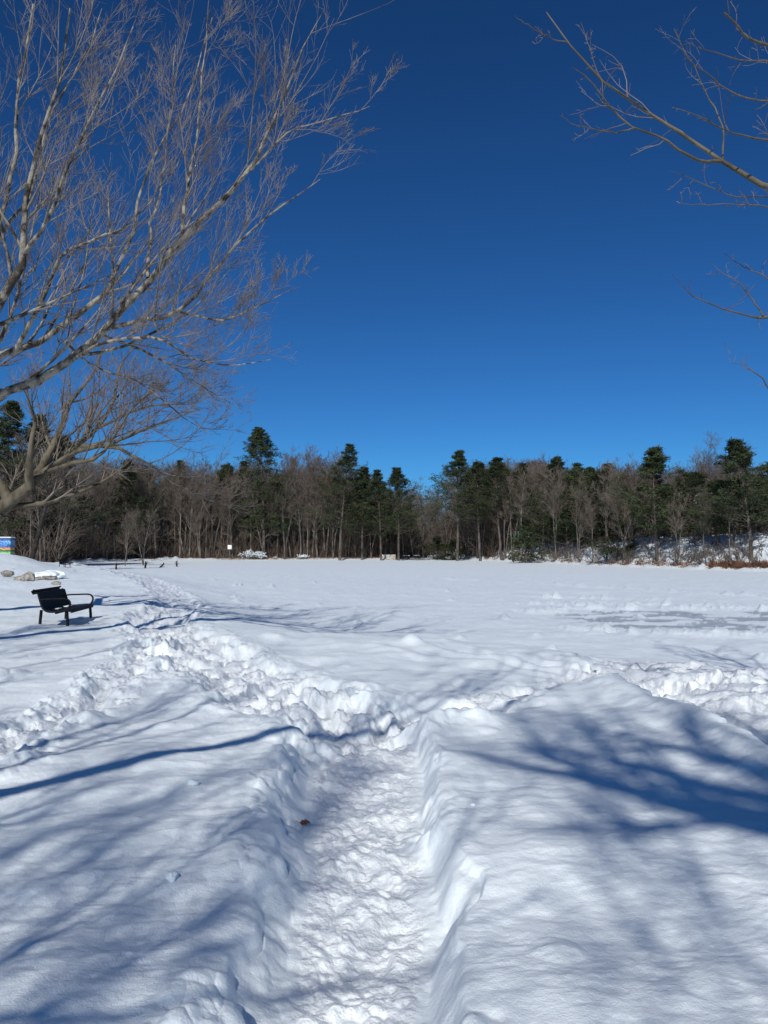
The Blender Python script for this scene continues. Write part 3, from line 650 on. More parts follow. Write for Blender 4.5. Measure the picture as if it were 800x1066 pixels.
for i, (px, yt, d, w, kd, br, lab) in enumerate(CON):
    d = max(d-4, shore_d(px)+(4.0 if yt < 468 else rs(i).uniform(5, 10))) if px > 545 and h_ok(yt) else d-4; x = (px-400)/F*d; z = gz(x, d); top = zt(yt, d); h = top-z
    pr = mk(*conifer_proto(500+i*3, h, w*(1.25 if d > 150 else 1.35), kd, max(br*0.8, .27 if px > 555 and h > 9 else 0), dens=1.0 if h > 10 else 0.8), 'pine_bark', 'pine', 'c')
    place(pr, 'spruce_tree' if kd == 'spruce' else 'pine_tree', lab, 'tree', x, d, top, h, 'evergreens on the far shore', 0)

# front rows of bare trees one can tell apart
MARKS = [(0, 'the painted cabinet'), (33, 'the near-black trunk'), (122, 'the post-like stump'), (185, 'the slanting snag'), (239.5, 'the white sign'), (275, 'the tallest spruce'), (316, 'the pale feathery tree'), (354, 'the broad layered pine'), (404, 'the tan timber box'), (449, 'the inlet boulders'), (476, 'the ragged flat-topped pine'), (522, 'the rounded pine top'), (571, 'the lone pointed pine'), (633, 'the dark pine clump'), (684, 'the narrow tiered pine'), (746, 'the full green pine'), (782, 'the tall right-edge pine')]
ORD = ['first', 'second', 'third', 'fourth', 'fifth', 'sixth', 'seventh', 'eighth', 'ninth', 'tenth', 'eleventh', 'twelfth', 'thirteenth', 'fourteenth', 'fifteenth', 'sixteenth', 'seventeenth', 'eighteenth', 'nineteenth', 'twentieth']
rg = rs(77)
rows = []
def shore_d(px):     # distance at which the line of sight meets the far shore
    ys = np.arange(70, 215, 0.5); xs = (px-400)/F*ys; s = lake_sd(xs, ys)
    k = np.where(s > 0)[0]
    return ys[k[-1]]+0.5 if len(k) else 110.0
top_line = [(0, 470), (60, 478), (130, 482), (200, 484), (240, 486), (300, 478), (330, 474), (350, 484), (385, 500), (425, 508), (445, 512), (462, 500), (490, 486), (530, 481), (560, 482), (600, 492), (640, 488), (662, 482), (700, 492), (740, 472), (760, 478), (800, 485)]
px = 6.0
while px < 800:
    d = shore_d(px)+rg.uniform(0.8, 7)
    if px < 130: d = max(d, 100+px*0.12+rg.uniform(0, 8))
    yt = np.interp(px, *zip(*top_line))+abs(rg.normal(0, 9))+2
    if rg.rand() < (0.28 if px < 575 else .6): yt += rg.uniform(12, 40)
    if not (abs(px-684) < 13 or abs(px-782) < 14 or abs(px-746) < 7): rows.append((px, d, yt+(14 if px > 640 else 0)))
    px += rg.uniform(4.6, 8.6) if px < 530 else (rg.uniform(9, 15) if px < 575 else (rg.uniform(14, 24) if px < 640 else rg.uniform(22, 34)))
cnt = {}
TYPE = ['slender straight', 'forked', 'thin tall-stemmed', 'slightly leaning', 'twin-stemmed', 'high-crowned', 'wide-branching leaning', 'evenly branched']
for (px, d, yt) in rows:
    k = max(i for i, m_ in enumerate(MARKS) if m_[0] <= px); cnt[k] = cnt.get(k, 0)+1
    t = rg.randint(0, 8); x = (px-400)/F*d
    where = 'right bank' if px > 500 else 'far shore'
    lab = '%s bare tree, %s to the right of %s' % (TYPE[t], ORD[cnt[k]-1], MARKS[k][1])
    place(BARE[t], 'bare_tree', lab, 'tree', x, d, zt(yt, d), 19.2, 'bare trees along the far shore', rg.uniform(0, 6.28), wscale=rg.uniform(0.8, 1.05))
# pale taller bare trees against the sky
for (px, yt, d, t, ws, lab) in [(318, 473, 196, 4, 1.2, 'pale feathery bare tree against the sky right of the tallest spruce'), (338, 480, 194, 7, 1.1, 'pale bare tree against the sky left of the broad layered pine'),
     (441, 508, 200, 1, 1.0, 'pale bare tree against the sky gap in the middle'), (660, 480, 124, 4, 1.0, 'grey wispy bare tree against the sky left of the narrow tiered pine'),
     (738, 465, 128, 1, 1.25, 'tall spreading bare tree against the sky left of the tall right-edge pine'), (757, 470, 130, 7, 1.1, 'bare tree touching the tall right-edge pine against the sky'),
     (652, 500, 116, 5, .8, 'straight pale-trunked bare tree at the top of the snowy slope')]:
    place(BARE[t], 'bare_tree', lab, 'tree', (px-400)/F*d, d, zt(yt, d), 19.2, 'pale bare trees against the sky', px*1.7, ws)
# leaning pale stems on the near left shore
for (px, d, yt, t, lab) in [(131, 118, 538, 3, 'small bare tree at the tip of the left shore'), (150, 122, 532, 6, 'small leaning bare tree second from the tip of the left shore')]:
    place(BARE[t], 'bare_tree', lab, 'tree', (px-400)/F*d, d, zt(yt, d), 19.2, 'small bare trees on the left shore', px, 1.0)
# the near-black trunk on the left
x, y = (33-400)/F*88, 88
dk = mk(*bare_proto(140, 16, .4, .12, False, low=.35, th=(14, 8), twigs=5), 'dark_bark', 'far_twig', 'dk')
r = place(dk, 'bare_tree', 'near-black slanting trunk just right of the painted cabinet', 'tree', x, y, gz(x, y)+15, 15.4, None, 0.2, 2.0)

# ------------------------------------------------------------------ the wood behind, one mass nobody could count
def wood():
    rg = rs(200); vs = []; qs = []; n = 0
    protos = []
    for s in range(5):
        a, b = bare_proto(300+s, 20, .40, 0, s % 2 == 0, twigs=6, tw=0.034, th=(18, 7), low=.15)
        v1, q1 = a.data(); v2, q2 = b.data(); protos.append((np.concatenate([v1, v2]), np.concatenate([q1, q2+len(v1)])))
    for k in range(780):
        px = rg.uniform(-90, 900) if k < 620 else rg.uniform(500, 690); sd0 = shore_d(px); d = sd0+(rg.uniform(7, 75) if px < 545 else rg.uniform(17, 60))
        if px < 130: d = max(d, 108+rg.uniform(0, 40))
        x = (px-400)/F*d
        yt = np.interp(px, *zip(*top_line))+4+abs(rg.normal(0, 8))
        if px > 545 and d < sd0+17: continue
        h = (zt(yt, d)-gz(x, d)); v, q = protos[rg.randint(5)]
        a = rg.uniform(0, 6.28); s = h/19.0; c, sn = math.cos(a)*s, math.sin(a)*s
        w = np.stack([v[:, 0]*c-v[:, 1]*sn+x, v[:, 0]*sn+v[:, 1]*c+d, v[:, 2]*s+gz(x, d)], 1)
        vs.append(w); qs.append(q+n); n += len(v)
    tag(link('distant_wood', mesh_np('distant_wood', np.concatenate(vs), np.concatenate(qs), M['mass_twig'])),
        'brown mass of bare trees standing behind the front rows of the far shore', 'wood', kind='stuff')
    # underbrush at its foot
    vs = []; rs_ = []
    n = 36000
    px = rg.uniform(-60, 860, n); grid = np.arange(-60, 861, 4.0); sg = np.array([shore_d(p) for p in grid]); d = np.interp(px, grid, sg)
    d = np.where(px < 130, np.maximum(d, 100), d)+rg.uniform(2.5, 55, n)
    keep = (px < 515) | (rg.rand(n) < 0.12); px = px[keep]; d = d[keep]; n = len(d)
    x = (px-400)/F*d; z, _ = base_h(x, d)
    L_ = rg.uniform(0.7, 3.0, n)*(1+1.6*(rg.rand(n) < 0.5)*(px < 515)); Dn = np.stack([rg.normal(0, .35, n), rg.normal(0, .35, n), np.ones(n)], 1)
    tb = Tubes(); p, r = grow(rg, np.stack([x, d, z-0.1], 1), Dn, L_, np.full(n, 0.06), np.full(n, 0.02), 4, 0.14, (0, 0, 0.02)); tb.add(p, r, 3)
    p2, r2 = spawn(rg, p, r, 4, 0.2, 1, (0.4, 1.0), (0.3, 0.6), 0.3, 0.7, 0.02, 3, 0.1, (0, 0, 0.03), minr=0.035); tb.add(p2, r2, 3)
    tag(link('underbrush', tb.mesh('underbrush', M['mass_twig'])), 'tangled brown underbrush between the trunks of the far wood', 'underbrush', kind='stuff')
wood()
def rust_brush():
    rg = rs(210); n = 5200
    px = np.concatenate([rg.uniform(738, 830, 2600), rg.uniform(500, 730, 1200), rg.uniform(150, 470, 1400)])
    sg = {}; d = np.array([sg.setdefault(int(p/3), shore_d(int(p/3)*3)) for p in px])+rg.uniform(-0.2, 1.8, n)**1.0
    x = (px-400)/F*d; z, _ = base_h(x, d)
    tb = Tubes(); D_ = np.stack([rg.normal(0, .7, n), rg.normal(-0.3, .5, n), rg.uniform(.2, 1, n)], 1)
    p, r = grow(rg, np.stack([x, d, z-0.05], 1), D_, rg.uniform(0.3, 1.1, n), np.full(n, .035), np.full(n, .012), 4, .25, (0, 0, -0.08)); tb.add(p, r, 3)
    tag(link('shore_brush', tb.mesh('shore_brush', M['rust'])), 'rust brown brush along the water line of the right bank', 'brush', kind='stuff')
rust_brush()
# low multi-stemmed shrubs on the bank, each a thing
def shrub_proto(seed, h):
    rg = rs(seed); n = 9; tb = Tubes(); cr = Tubes()
    p, r = grow(rg, np.stack([rg.normal(0, .15, n), rg.normal(0, .15, n), np.full(n, -.1)], 1), np.stack([rg.normal(0, .45, n), rg.normal(0, .45, n), np.ones(n)], 1), rg.uniform(.6, 1, n)*h, np.full(n, .06), np.full(n, .015), 6, .1, (0, 0, .03))
    tb.add(p, r, 4); p2, r2 = spawn(rg, p, r, 9, .2, 1, (.4, .9), (.3, .6), .4, .6, .01, 4, .12, (0, 0, .04), minr=.016); cr.add(p2, r2, 3)
    p3, r3 = spawn(rg, p2, r2, 4, .2, 1, (.4, .9), (.3, .6), .4, .7, .008, 3, .12, (0, 0, .04), minr=.013); cr.add(p3, r3, 3)
    return mk(tb, cr, 'far_bark', 'far_twig', 's')
SH = [shrub_proto(600+i, 4.0) for i in range(4)]
k = 0
for px in [524, 536, 552, 566, 577, 589, 604, 622, 640, 655, 668, 680, 692, 703, 716, 729, 742, 757, 770, 786]:
    d = shore_d(px)+rg.uniform(0.6, 3.5); x = (px-400)/F*d
    r = empty('bare_shrub', (x, d, gz(x, d)), px); s = rg.uniform(.45, .85); r.scale = (s, s, s)
    tag(r, 'leafless multi-stemmed shrub on the edge of the right bank, %s from its left end' % ORD[k], 'shrub', 'leafless shrubs on the right bank'); k += 1
    link('stem', SH[k % 4][0], r); link('crown', SH[k % 4][1], r)

# ------------------------------------------------------------------ solids: helpers
class MB:
    def __init__(s): s.v = []; s.f = []
    def box(s, c, d, rz=0, rx=0, bev=0):
        import itertools
        n = len(s.v); cx, cy, cz = c; hx, hy, hz = d[0]/2, d[1]/2, d[2]/2
        for a, b, e in itertools.product((-1, 1), repeat=3):
            p = Vector((a*hx, b*hy, e*hz))
            if rx: p.rotate(__import__('mathutils').Euler((rx, 0, 0)))
            if rz: p.rotate(__import__('mathutils').Euler((0, 0, rz)))
            s.v.append((p.x+cx, p.y+cy, p.z+cz))
        for q in ((0,1,3,2), (4,6,7,5), (0,4,5,1), (2,3,7,6), (0,2,6,4), (1,5,7,3)): s.f.append([n+i for i in q])
        return s
    def tube(s, pts, r, sides=8):
        C = np.array(pts, float)[None]; t = Tubes(); t.add(C, np.full((1, len(pts)), float(r)), sides); v, q = t.data(); n = len(s.v)
        s.v += [tuple(p) for p in v]; s.f += [[int(i)+n for i in f] for f in q]
        s.f.append([n+i for i in range(sides)]); s.f.append([n+(len(pts)-1)*sides+i for i in range(sides)][::-1]); return s
    def build(s, name, mat, parent=None, bevel=0, smooth=False):
        me = bpy.data.meshes.new(name); me.from_pydata(s.v, [], s.f); me.materials.append(mat); me.validate(); me.update()
        o = link(name, me, parent)
        if smooth: me.polygons.foreach_set('use_smooth', [True]*len(me.polygons))
        if bevel: b = o.modifiers.new('bevel', 'BEVEL'); b.width = bevel; b.segments = 2; b.limit_method = 'ANGLE'
        return o

# ------------------------------------------------------------------ park benches
# profile in (x forward, z): rolled top, back, curved into the seat, rolled front lip
PROF = [(-.40, .845), (-.435, .82), (-.44, .785), (-.41, .76), (-.375, .765), (-.35, .79), (-.335, .775), (-.315, .70), (-.29, .60), (-.262, .50), (-.225, .43), (-.17, .39), (-.09, .378), (0, .385), (.09, .40), (.17, .41), (.215, .405), (.24, .38), (.235, .35)]
PROF = [(a+0.0, b) for a, b in PROF]
def make_bench(label, loc, rz, group):
    root = empty('park_bench', loc, rz); tag(root, label, 'bench', group)
    Ln = 1.56; pr, _ = resample([(a, 0, b) for a, b in PROF], np.ones(len(PROF)), 60)
    ib = int(np.argmin(abs(pr[:, 0]+0.225)+abs(pr[:, 2]-.43)))
    def straps(i0, i1, name):
        m = MB(); n = 22
        for k in range(n):                                     # flat steel straps side by side
            y0 = -Ln/2+0.02+k*(Ln-0.04)/n; y1 = y0+(Ln-0.04)/n*0.80; b = len(m.v)
            seg = pr[i0:i1+1]; T = np.gradient(seg, axis=0); T /= np.linalg.norm(T, axis=1)[:, None]; Nn = np.stack([-T[:, 2], 0*T[:, 0], T[:, 0]], 1)*0.004
            for p, q in zip(seg, Nn):
                for yy, s_ in ((y0, 1), (y1, 1), (y1, -1), (y0, -1)): m.v.append((p[0]+q[0]*s_, yy, p[2]+q[2]*s_))
            for j in range(len(seg)-1):
                for c in range(4): m.f.append([b+j*4+c, b+j*4+(c+1) % 4, b+j*4+4+(c+1) % 4, b+j*4+4+c])
        return m.build(name, M['black'], root)
    bk = straps(0, ib, 'backrest'); st = straps(ib, len(pr)-1, 'seat')
    for yy in (-Ln/2, Ln/2):
        f = MB(); f.tube([(p[0], yy, p[2]) for p in pr[::3]], 0.021, 8); f.build('side_frame', M['black'], root, smooth=True)
        arm = [(-.305, yy, .63), (-.22, yy, .645), (-.08, yy, .65), (.06, yy, .655), (.15, yy, .65), (.20, yy, .62), (.225, yy, .56), (.215, yy, .49), (.18, yy, .425)]
        c, _ = resample(arm, np.ones(len(arm)), 24); a = MB(); a.tube(c, 0.018, 8); a.build('armrest', M['black'], root, smooth=True)
        for xx, lean in ((-.27, -.03), (.17, .03)):
            g = MB(); g.tube([(xx, yy, .42 if xx < 0 else .40), (xx+lean*.5, yy, .2), (xx+lean, yy, -.22)], 0.027, 8); g.build('leg', M['black'], root, smooth=True)
    [MB().box(*q).build('lodged_snow', M['cap'], root, .008) for q in (((-.17, Ln*.30, .405), (.10, .34, .02)), ((-.16, -Ln*.1, .402), (.07, .22, .015)))]
    b = MB(); b.tube([(-.02, -Ln/2, .35), (-.02, Ln/2, .35)], .018); b.tube([(-.30, -Ln/2, .62), (-.30, Ln/2, .62)], .015); b.build('crossbar', M['black'], root, smooth=True)
    return root
bx, by = -7.0, 17.2
b1 = make_bench('black metal park bench with rolled backrest standing in snow, the nearer of two', (bx, by, gd(bx, by)-0.08), 0.10, 'black park benches')
b1.scale = (1.18, 1.12, 1.0)
b2x, b2y = (69-400)/F*74, 74
def copy_tree(o, parent=None):
    c = o.copy(); COL.objects.link(c); c.parent = parent
    for ch in o.children: copy_tree(ch, c)
    return c
b2 = copy_tree(b1); b2.location = (b2x, b2y, gd(b2x, b2y)-0.1); b2.rotation_euler = (0, 0, 0.15)
tag(b2, 'tiny dark park bench far back on the left, the farther of two')

# ------------------------------------------------------------------ rocks
def rock(name, label, x, y, sx, sy, sz, seed, cap=False, mat='rock', cat='rock', group=None, sink=.25, rz=0):
    import bmesh
    bm = bmesh.new(); bmesh.ops.create_icosphere(bm, subdivisions=4, radius=1)
    rg = rs(seed); pl = [(nrm(rg.normal(0, 1, 3)), rg.uniform(.62, .9)) for _ in range(11)]
    for v in bm.verts:
        p = np.array(v.co)
        for n, d in pl:
            k = p@n
            if k > d: p = p-n*(k-d)*0.92
        a = np.array([p[0]*3+seed]), np.array([p[1]*3+p[2]*2.1])
        p = p*(1+0.09*float(fbm(a[0], a[1], 3, seed)[0]))
        v.co = (p[0]*sx, p[1]*sy, p[2]*sz)
    me = bpy.data.meshes.new(name); bm.to_mesh(me); bm.free(); me.materials.append(M[mat])
    o = link(name, me); o.location = (x, y, gd(x, y)+sz*(1-sink*2)); o.rotation_euler = (0, 0, rz)
    if cap:
        bm = bmesh.new(); bmesh.ops.create_icosphere(bm, subdivisions=4, radius=1)
        for v in bm.verts:
            p = np.array(v.co); f = 1+0.15*float(fbm(np.array([p[0]*2+seed]), np.array([p[1]*2.0]), 3, seed+3)[0])
            v.co = (p[0]*sx*.98*f, p[1]*sy*.98*f, sz*.45+max(p[2], -.25)*sz*.62*f)
        for f in bm.faces: f.smooth = True
        m2 = bpy.data.meshes.new('snow_cap'); bm.to_mesh(m2); bm.free(); m2.materials.append(M['cap']); link('snow_cap', m2, o)
    tag(o, label, cat, group); return o
def rp(px, d): return (px-400)/F*d, d
for (px, d, sx, sy, sz, sd_, cap, lab) in [
    (30, 38.5, .42, .4, .42, 3, False, 'tan angular boulder, the front one of the snowy rock pile'),
    (40, 41, .55, .4, .32, 5, True, 'dark flat boulder right behind the tan one in the rock pile'),
    (22, 41, .35, .3, .22, 8, False, 'small dark rock at the left of the rock pile'),
    (9, 45, .5, .4, .33, 11, False, 'lone dark rock left of the rock pile near the left edge'),
    (53, 40.5, .55, .5, .36, 14, True, 'snow-streaked boulder at the right of the rock pile'),
    (42, 44, .45, .4, .36, 17, True, 'snow-covered boulder at the top of the rock pile'),
    (60, 36.5, .26, .22, .15, 19, False, 'small dark rock low at the right end of the rock pile')]:
    x, y = rp(px, d); rock('rock', lab, x, y, sx*.85, sy*.85, sz*.8, sd_, cap, group='rocks in the pile behind the bench')
x, y = rp(55, 44); rock('snow_mound', 'rounded white snow mound on the rock pile behind the bench', x, y, 0.8, .6, .36, 23, mat='cap', cat='snow mound')
# clods of snow thrown from the trench
def clod(label, px, py, s, seed, flat=.55):
    z0 = .8; d = (CZ-z0)*F/(py-HY); x = (px-400)/F*d
    return rock('snow_clod', label, x, d, s, s*.8, s*flat, seed, mat='cap', cat='snow clod', group='loose snow clods', sink=.2, rz=seed)
clod('white snow clod left of the trench, beyond the other one', 204, 819, .05, 31, .45)
clod('white snow clod left of the trench, the nearer one', 184, 911, .042, 33, .6)
clod('bright broken snow clod at the bottom edge right of the trench', 468, 1050, .042, 35, .45)
clod('tiny snow clod on the smooth snow right of the trench', 491, 839, .016, 37)

# ------------------------------------------------------------------ dead leaves and a twig
def leaf(label, x, y, s, rz, seed, tilt=.3, lift=.012):
    rg = rs(seed); n = 15; V = []; Fc = []
    for i in range(n):
        t = i/(n-1); w = s*.42*math.sin(math.pi*t**.8)*(1+.35*math.sin(t*21+seed))+.0008
        for j in (-1, -.5, 0, .5, 1):
            V.append((s*(t-.5)*1.3, w*j, s*(.30*abs(j)**1.5*math.sin(math.pi*t)+.10*math.sin(t*5+seed)+.02*rg.randn())))
    for i in range(n-1):
        for j in range(4): a = i*5+j; Fc.append([a, a+1, a+6, a+5])
    m = MB(); m.v = V; m.f = Fc; root = empty('dead_leaf', (x, y, gd(x, y)+lift), rz); root.rotation_euler = (tilt, tilt*.4, rz)
    tag(root, label, 'leaf'); o = m.build('blade', M['leaf'], root, smooth=True); so = o.modifiers.new('thick', 'SOLIDIFY'); so.thickness = .0012
    st = MB(); st.tube([(-.65*s, 0, 0), (-.9*s, .05*s, .1*s), (-1.1*s, .1*s, .22*s)], .0014, 5); st.build('stalk', M['leaf'], root)
lx, ly = (321-400)/F*5.0, 5.0
leaf('curled reddish brown dead leaf lying against the left wall of the trench', -.51, 5.05, .055, .2, 3, .35, .02)
leaf('small dark dead leaf standing on the snow heap beyond the trench end', -1.03, 8.35, .05, 1.2, 6, .9, .03)
m = MB(); m.tube([(0, 0, -.05), (.05, .02, .05), (.13, .03, .14), (.20, .06, .21)], .005, 5); o = m.build('fallen_twig', M['dark_bark']); o.location = (3.18, 6.62, gd(3.18, 6.62)); tag(o, 'thin dark twig sticking out of the snow at the right edge', 'twig')

# ------------------------------------------------------------------ painted utility cabinet
def mural_mat():
    m, nt, b = newmat('painted_mural'); Lk = nt.links
    tc = nt.nodes.new('ShaderNodeTexCoord'); sp = nt.nodes.new('ShaderNodeSeparateXYZ'); Lk.new(tc.outputs['Object'], sp.inputs[0])
    n = nt.nodes.new('ShaderNodeTexNoise'); n.inputs['Scale'].default_value = 3.2; n.inputs['Detail'].default_value = 3; Lk.new(tc.outputs['Object'], n.inputs['Vector'])
    ad = nt.nodes.new('ShaderNodeMath'); ad.operation = 'MULTIPLY_ADD'; ad.inputs[1].default_value = .28; Lk.new(n.outputs['Fac'], ad.inputs[0])
    dv = nt.nodes.new('ShaderNodeMath'); dv.operation = 'DIVIDE'; dv.inputs[1].default_value = 1.85; Lk.new(sp.outputs['Z'], dv.inputs[0]); 
    sb = nt.nodes.new('ShaderNodeMath'); sb.operation = 'SUBTRACT'; sb.inputs[1].default_value = .14; Lk.new(dv.outputs[0], sb.inputs[0]); Lk.new(sb.outputs[0], ad.inputs[2])
    r = ramp(nt, [(0, (.10, .35, .10)), (.10, (.35, .62, .30)), (.20, (.06, .20, .05)), (.27, (.05, .07, .03)), (.33, (.75, .50, .12)), (.40, (.55, .14, .06)), (.46, (.06, .16, .45)), (.62, (.10, .35, .75)), (.78, (.22, .50, .85)), (.92, (.03, .10, .30))])
    Lk.new(ad.outputs[0], r.inputs[0])
    v = nt.nodes.new('ShaderNodeTexVoronoi'); v.inputs['Scale'].default_value = 4.5; v.feature = 'DISTANCE_TO_EDGE'; Lk.new(tc.outputs['Object'], v.inputs['Vector'])
    r2 = ramp(nt, [(.03, (1, 1, 1)), (.09, (0, 0, 0))]); Lk.new(v.outputs[0], r2.inputs[0])
    gt = nt.nodes.new('ShaderNodeMath'); gt.operation = 'GREATER_THAN'; gt.inputs[1].default_value = .85; Lk.new(sp.outputs['Z'], gt.inputs[0])
    mu = nt.nodes.new('ShaderNodeMath'); mu.operation = 'MULTIPLY'; Lk.new(r2.outputs[0], mu.inputs[0]); Lk.new(gt.outputs[0], mu.inputs[1])
    mx = nt.nodes.new('ShaderNodeMix'); mx.data_type = 'RGBA'; Lk.new(mu.outputs[0], mx.inputs[0]); Lk.new(r.outputs[0], mx.inputs[6]); mx.inputs[7].default_value = (.01, .015, .05, 1)
    Lk.new(mx.outputs[2], b.inputs['Base Color']); b.inputs['Roughness'].default_value = .45
    return m
M['mural'] = mural_mat()
cx, cy = (1-400)/F*85, 85
root = empty('painted_cabinet', (cx, cy, gz(cx, cy)-.05), .08); root.scale = (1.15, 1.1, 1.0); tag(root, 'painted utility cabinet with blue sky, orange band and green grass mural at the left edge', 'cabinet')
MB().box((0, 0, .93), (2.3, 1.1, 1.82)).build('body', M['mural'], root, .05)
MB().box((0, 0, 1.865), (2.42, 1.2, .05)).build('lid', M['white_sign'], root, .02)
MB().box((0, 0, 1.93), (2.3, 1.1, .07)).build('snow_cap', M['cap'], root, .03)
MB().box((0, 0, .0), (2.5, 1.3, .1)).build('plinth', M['rock'], root, .02)

# ------------------------------------------------------------------ small things on the far shore
def ground_root(name, px, d, label, cat, rz=0, group=None, dz=0):
    x = (px-400)/F*d; r = empty(name, (x, d, gz(x, d)+dz), rz); tag(r, label, cat, group); return r
r = ground_root('sign', 239.5, 186, 'small square white sign on a post before the left wood', 'sign', dz=-.1)
MB().box((0, -.04, 2.75), (.95, .03, 1.0)).build('panel', M['white_sign'], r, .02); MB().tube([(0, 0, -.3), (0, 0, 3.2)], .05).build('post', M['wood_grey'], r)
d = shore_d(404)-0.3
r = ground_root('timber_box', 404, d, 'low tan timber box at the lake edge beneath the two round-topped pines', 'box', dz=-.02); r.location.z = 0.02
m = MB()
for k in range(4): m.box((0, 0, .22+k*.27), (4.1, .9, .25))
m.build('plank_wall', M['tan'], r, .02)
MB().box((-1.75, -.03, .55), (.22, 1.0, 1.1)).build('post', M['wood_grey'], r, .01); MB().box((1.95, -.03, .55), (.22, 1.0, 1.1)).build('post', M['wood_grey'], r, .01)
MB().box((0, 0, 1.24), (4.0, .9, .16)).build('snow_cap', M['cap'], r, .07)
MB().box((.4, -.7, .1), (2.4, .5, .18)).build('sill_log', M['dark_bark'], r, .05)
def picnic(px, lab):
    d = shore_d(px)+.6; r = ground_root('picnic_table', px, d, lab, 'table', .3, 'snowy picnic tables')
    MB().box((0, 0, .74), (1.8, .75, .05)).build('tabletop', M['wood_grey'], r, .01)
    MB().box((0, 0, .83), (1.75, .72, .13)).build('snow_cap', M['cap'], r, .05)
    for s in (-1, 1):
        MB().box((0, s*.7, .45), (1.8, .26, .05)).build('seat', M['wood_grey'], r, .01)
        m = MB(); m.box((s*.65, 0, .38), (.08, .1, .76), 0, .5); m.box((s*.65, 0, .38), (.08, .1, .76), 0, -.5); m.box((s*.65, 0, .40), (.07, 1.5, .09)); m.build('leg_frame', M['wood_grey'], r)
picnic(423, 'snow-topped picnic table just right of the tan timber box'); picnic(434, 'snow-topped picnic table second right of the tan timber box')
for k, (px, s, lab) in enumerate([(449, 1.0, 'grey snow-capped boulder left one of the pair at the inlet'), (457, 1.1, 'grey snow-capped boulder right one of the pair at the inlet'), (287, .6, 'dark rock in the snow below the tallest spruce')]):
    d = shore_d(px)+.6; x, y = rp(px, d); rock('boulder', lab, x, y, s, .7, .55*s+.05, 50+k, k < 2, group='boulders at the far lake edge')
# snow-laden bushes
def snow_bush(px, lab, s, seed):
    rg = rs(seed); d = shore_d(px)+1.2; x, y = rp(px, d); r = empty('snowy_bush', (x, y, gz(x, y))); tag(r, lab, 'bush', 'snow-laden bushes on the far shore')
    n = 60; tb = Tubes(); p, q = grow(rg, np.stack([rg.normal(0, .8*s, n), rg.normal(0, .4, n), np.zeros(n)-.1], 1), np.stack([rg.normal(0, .4, n), rg.normal(0, .4, n), np.ones(n)], 1), rg.uniform(.6, 1.5, n)*s, np.full(n, .04), np.full(n, .02), 5, .2, (0, 0, 0)); tb.add(p, q, 3)
    link('stem', tb.mesh('stem', M['far_bark']), r); V = []; Q = []
    sn = Tubes(); p2, q2 = spawn(rg, p, q, 4, .5, 1, (.6, 1.3), (.2, .4), .2, 1, .05, 4, .2, (0, 0, -.05), minr=.075); sn.add(p2, q2, 5); link('snow_load', sn.mesh('snow_load', M['cap']), r)
snow_bush(261, 'larger snow-laden bush on the shore left of the tallest spruce', 1.4, 1); snow_bush(270, 'snow-laden bush just right of the larger one', 1.1, 2); snow_bush(316, 'low snow-laden bush on the shore below the pale feathery tree', .7, 3)
# stumps and snags on the left shore
for k, (px, d, h, ln, lab) in enumerate([(122, 98, .8, 0, 'upright dark post-like stump first on the left shore'), (152, 104, .95, .1, 'thick dark stump on the left shore'), (166, 108, .9, .9, 'black slanting snag on the left shore'), (185, 116, .9, -.3, 'dark stump right of the slanting snag')]):
    x = (px-400)/F*d
    rg2 = rs(90+k); p, q = grow(rg2, np.array([[0, 0, -.2]]), np.array([[ln, 0, 1.0]]), np.array([h+.2]), np.array([.15]), np.array([.07]), 6, .06, (0, 0, 0)); t = Tubes(); t.add(p, knots(rg2, q, .1), 8)
    p2, q2 = spawn(rg2, p, q, 5, .3, .9, (.6, 1.2), (.3, .6), .2, .4, .02, 4, .15, (0, 0, 0)); t.add(p2, q2, 4)
    o = link('tree_stump', t.mesh('tree_stump', M['dark_bark'])); o.location = (x, d, gz(x, d)); tag(o, lab, 'stump', 'stumps on the left shore')
# house behind the bank pines
hx, hd = (706-400)/F*140, 140
r = empty('house', (hx, hd, gz(hx, hd)), -.15); tag(r, 'grey house with snowy roof mostly hidden behind the pines of the right bank', 'house')
top = zt(511, 140)-gz(hx, hd)
MB().box((0, 3, top*.33), (9, 7, top*.66)).build('wall', M['siding'], r)
m = MB(); m.v = [(-4.9, -.9, top*.64), (4.9, -.9, top*.64), (4.9, 3, top), (-4.9, 3, top), (-4.9, 6.9, top*.64), (4.9, 6.9, top*.64), (-4.9, -.9, top*.64-.3), (4.9, -.9, top*.64-.3), (-4.9, 6.9, top*.64-.3), (4.9, 6.9, top*.64-.3)]
m.f = [(0,1,2,3), (3,2,5,4), (6,7,1,0), (4,5,9,8), (0,3,4,8,6), (1,7,9,5,2), (6,8,9,7)]; m.build('roof', M['cap'], r)
for wx in (-2.8, 0, 2.8):
    w = MB().box((wx, -.52, top*.4), (1.2, .06, 1.3)).build('window', M['white_sign'], r, .01); MB().box((wx, -.56, top*.4), (1.0, .04, 1.1)).build('pane', M['glass'], w)
# snow-topped low wall on the crest of the bank
for (px, d, w, lab) in [(705, 118, 3.6, 'snow-topped low stone wall among the pines on the crest of the right bank')]:
    r = ground_root('stone_wall', px, d, lab, 'wall'); hh = zt(559, d)-gz((px-400)/F*d, d)
    MB().box((0, 0, hh/2-.3), (w, .6, hh+.4)).build('stonework', M['rock'], r, .03); MB().box((0, 0, hh-.02), (w, .62, .22)).build('snow_cap', M['cap'], r, .08)

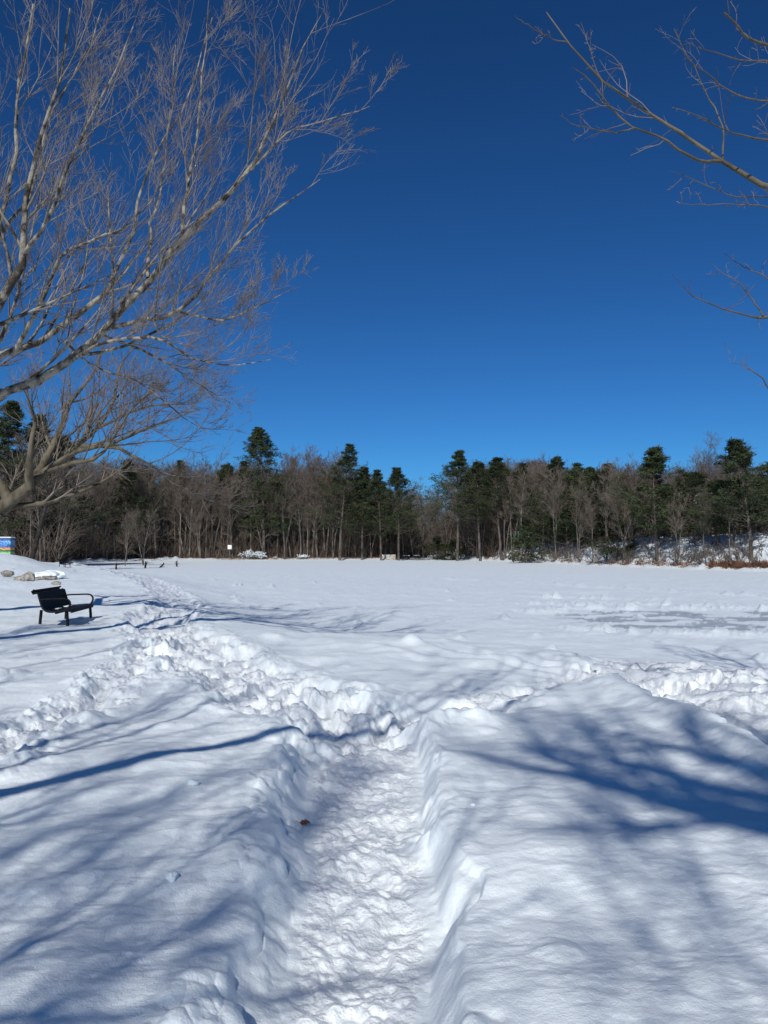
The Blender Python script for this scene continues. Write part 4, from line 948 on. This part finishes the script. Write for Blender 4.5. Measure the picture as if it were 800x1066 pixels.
# ------------------------------------------------------------------ light, sky, camera
w = bpy.data.worlds.new('World'); SC.world = w; w.use_nodes = True; nt = w.node_tree; bg = nt.nodes['Background']
sky = nt.nodes.new('ShaderNodeTexSky'); sky.sky_type = 'NISHITA'; sky.sun_disc = False
sky.sun_elevation = SUN_EL
sun_dir = Vector((-AX, -1, 0)).normalized()                      # horizontal direction towards the sun
sky.sun_rotation = math.atan2(sun_dir.x, sun_dir.y)
sky.air_density = 1.0; sky.dust_density = 1.0; sky.ozone_density = 5.0; sky.altitude = 1500
gm = nt.nodes.new('ShaderNodeGamma'); gm.inputs[1].default_value = 1.28
nt.links.new(sky.outputs[0], gm.inputs[0]); mt = nt.nodes.new('ShaderNodeMix'); mt.data_type = 'RGBA'; mt.blend_type = 'MULTIPLY'; mt.inputs[0].default_value = 1; mt.inputs[7].default_value = (.27, .63, .84, 1)
nt.links.new(gm.outputs[0], mt.inputs[6]); nt.links.new(mt.outputs[2], bg.inputs[0]); bg.inputs[1].default_value = 0.055
ld = bpy.data.lights.new('sun', 'SUN'); ld.energy = 3.9; ld.angle = math.radians(0.55); ld.color = (1, .97, .93)
lo = bpy.data.objects.new('sun', ld); COL.objects.link(lo)
v = Vector((sun_dir.x*math.cos(SUN_EL), sun_dir.y*math.cos(SUN_EL), math.sin(SUN_EL)))
lo.rotation_euler = v.to_track_quat('Z', 'Y').to_euler()
cd = bpy.data.cameras.new('camera'); co = bpy.data.objects.new('camera', cd); COL.objects.link(co); SC.camera = co
co.location = (0, 0, CZ); pitch = math.atan((HY-533)/F); co.rotation_euler = (math.radians(90)+pitch, 0, 0)
cd.sensor_fit = 'VERTICAL'; cd.sensor_height = 24; cd.lens = 24*F/1066; cd.clip_end = 6000; cd.clip_start = .05
SC.view_settings.view_transform = 'Standard'; SC.view_settings.look = 'None'; SC.view_settings.gamma = 1; SC.view_settings.use_curve_mapping = False
SC.view_settings.exposure = 0.0
SC.cycles.max_bounces = 5; SC.cycles.diffuse_bounces = 3
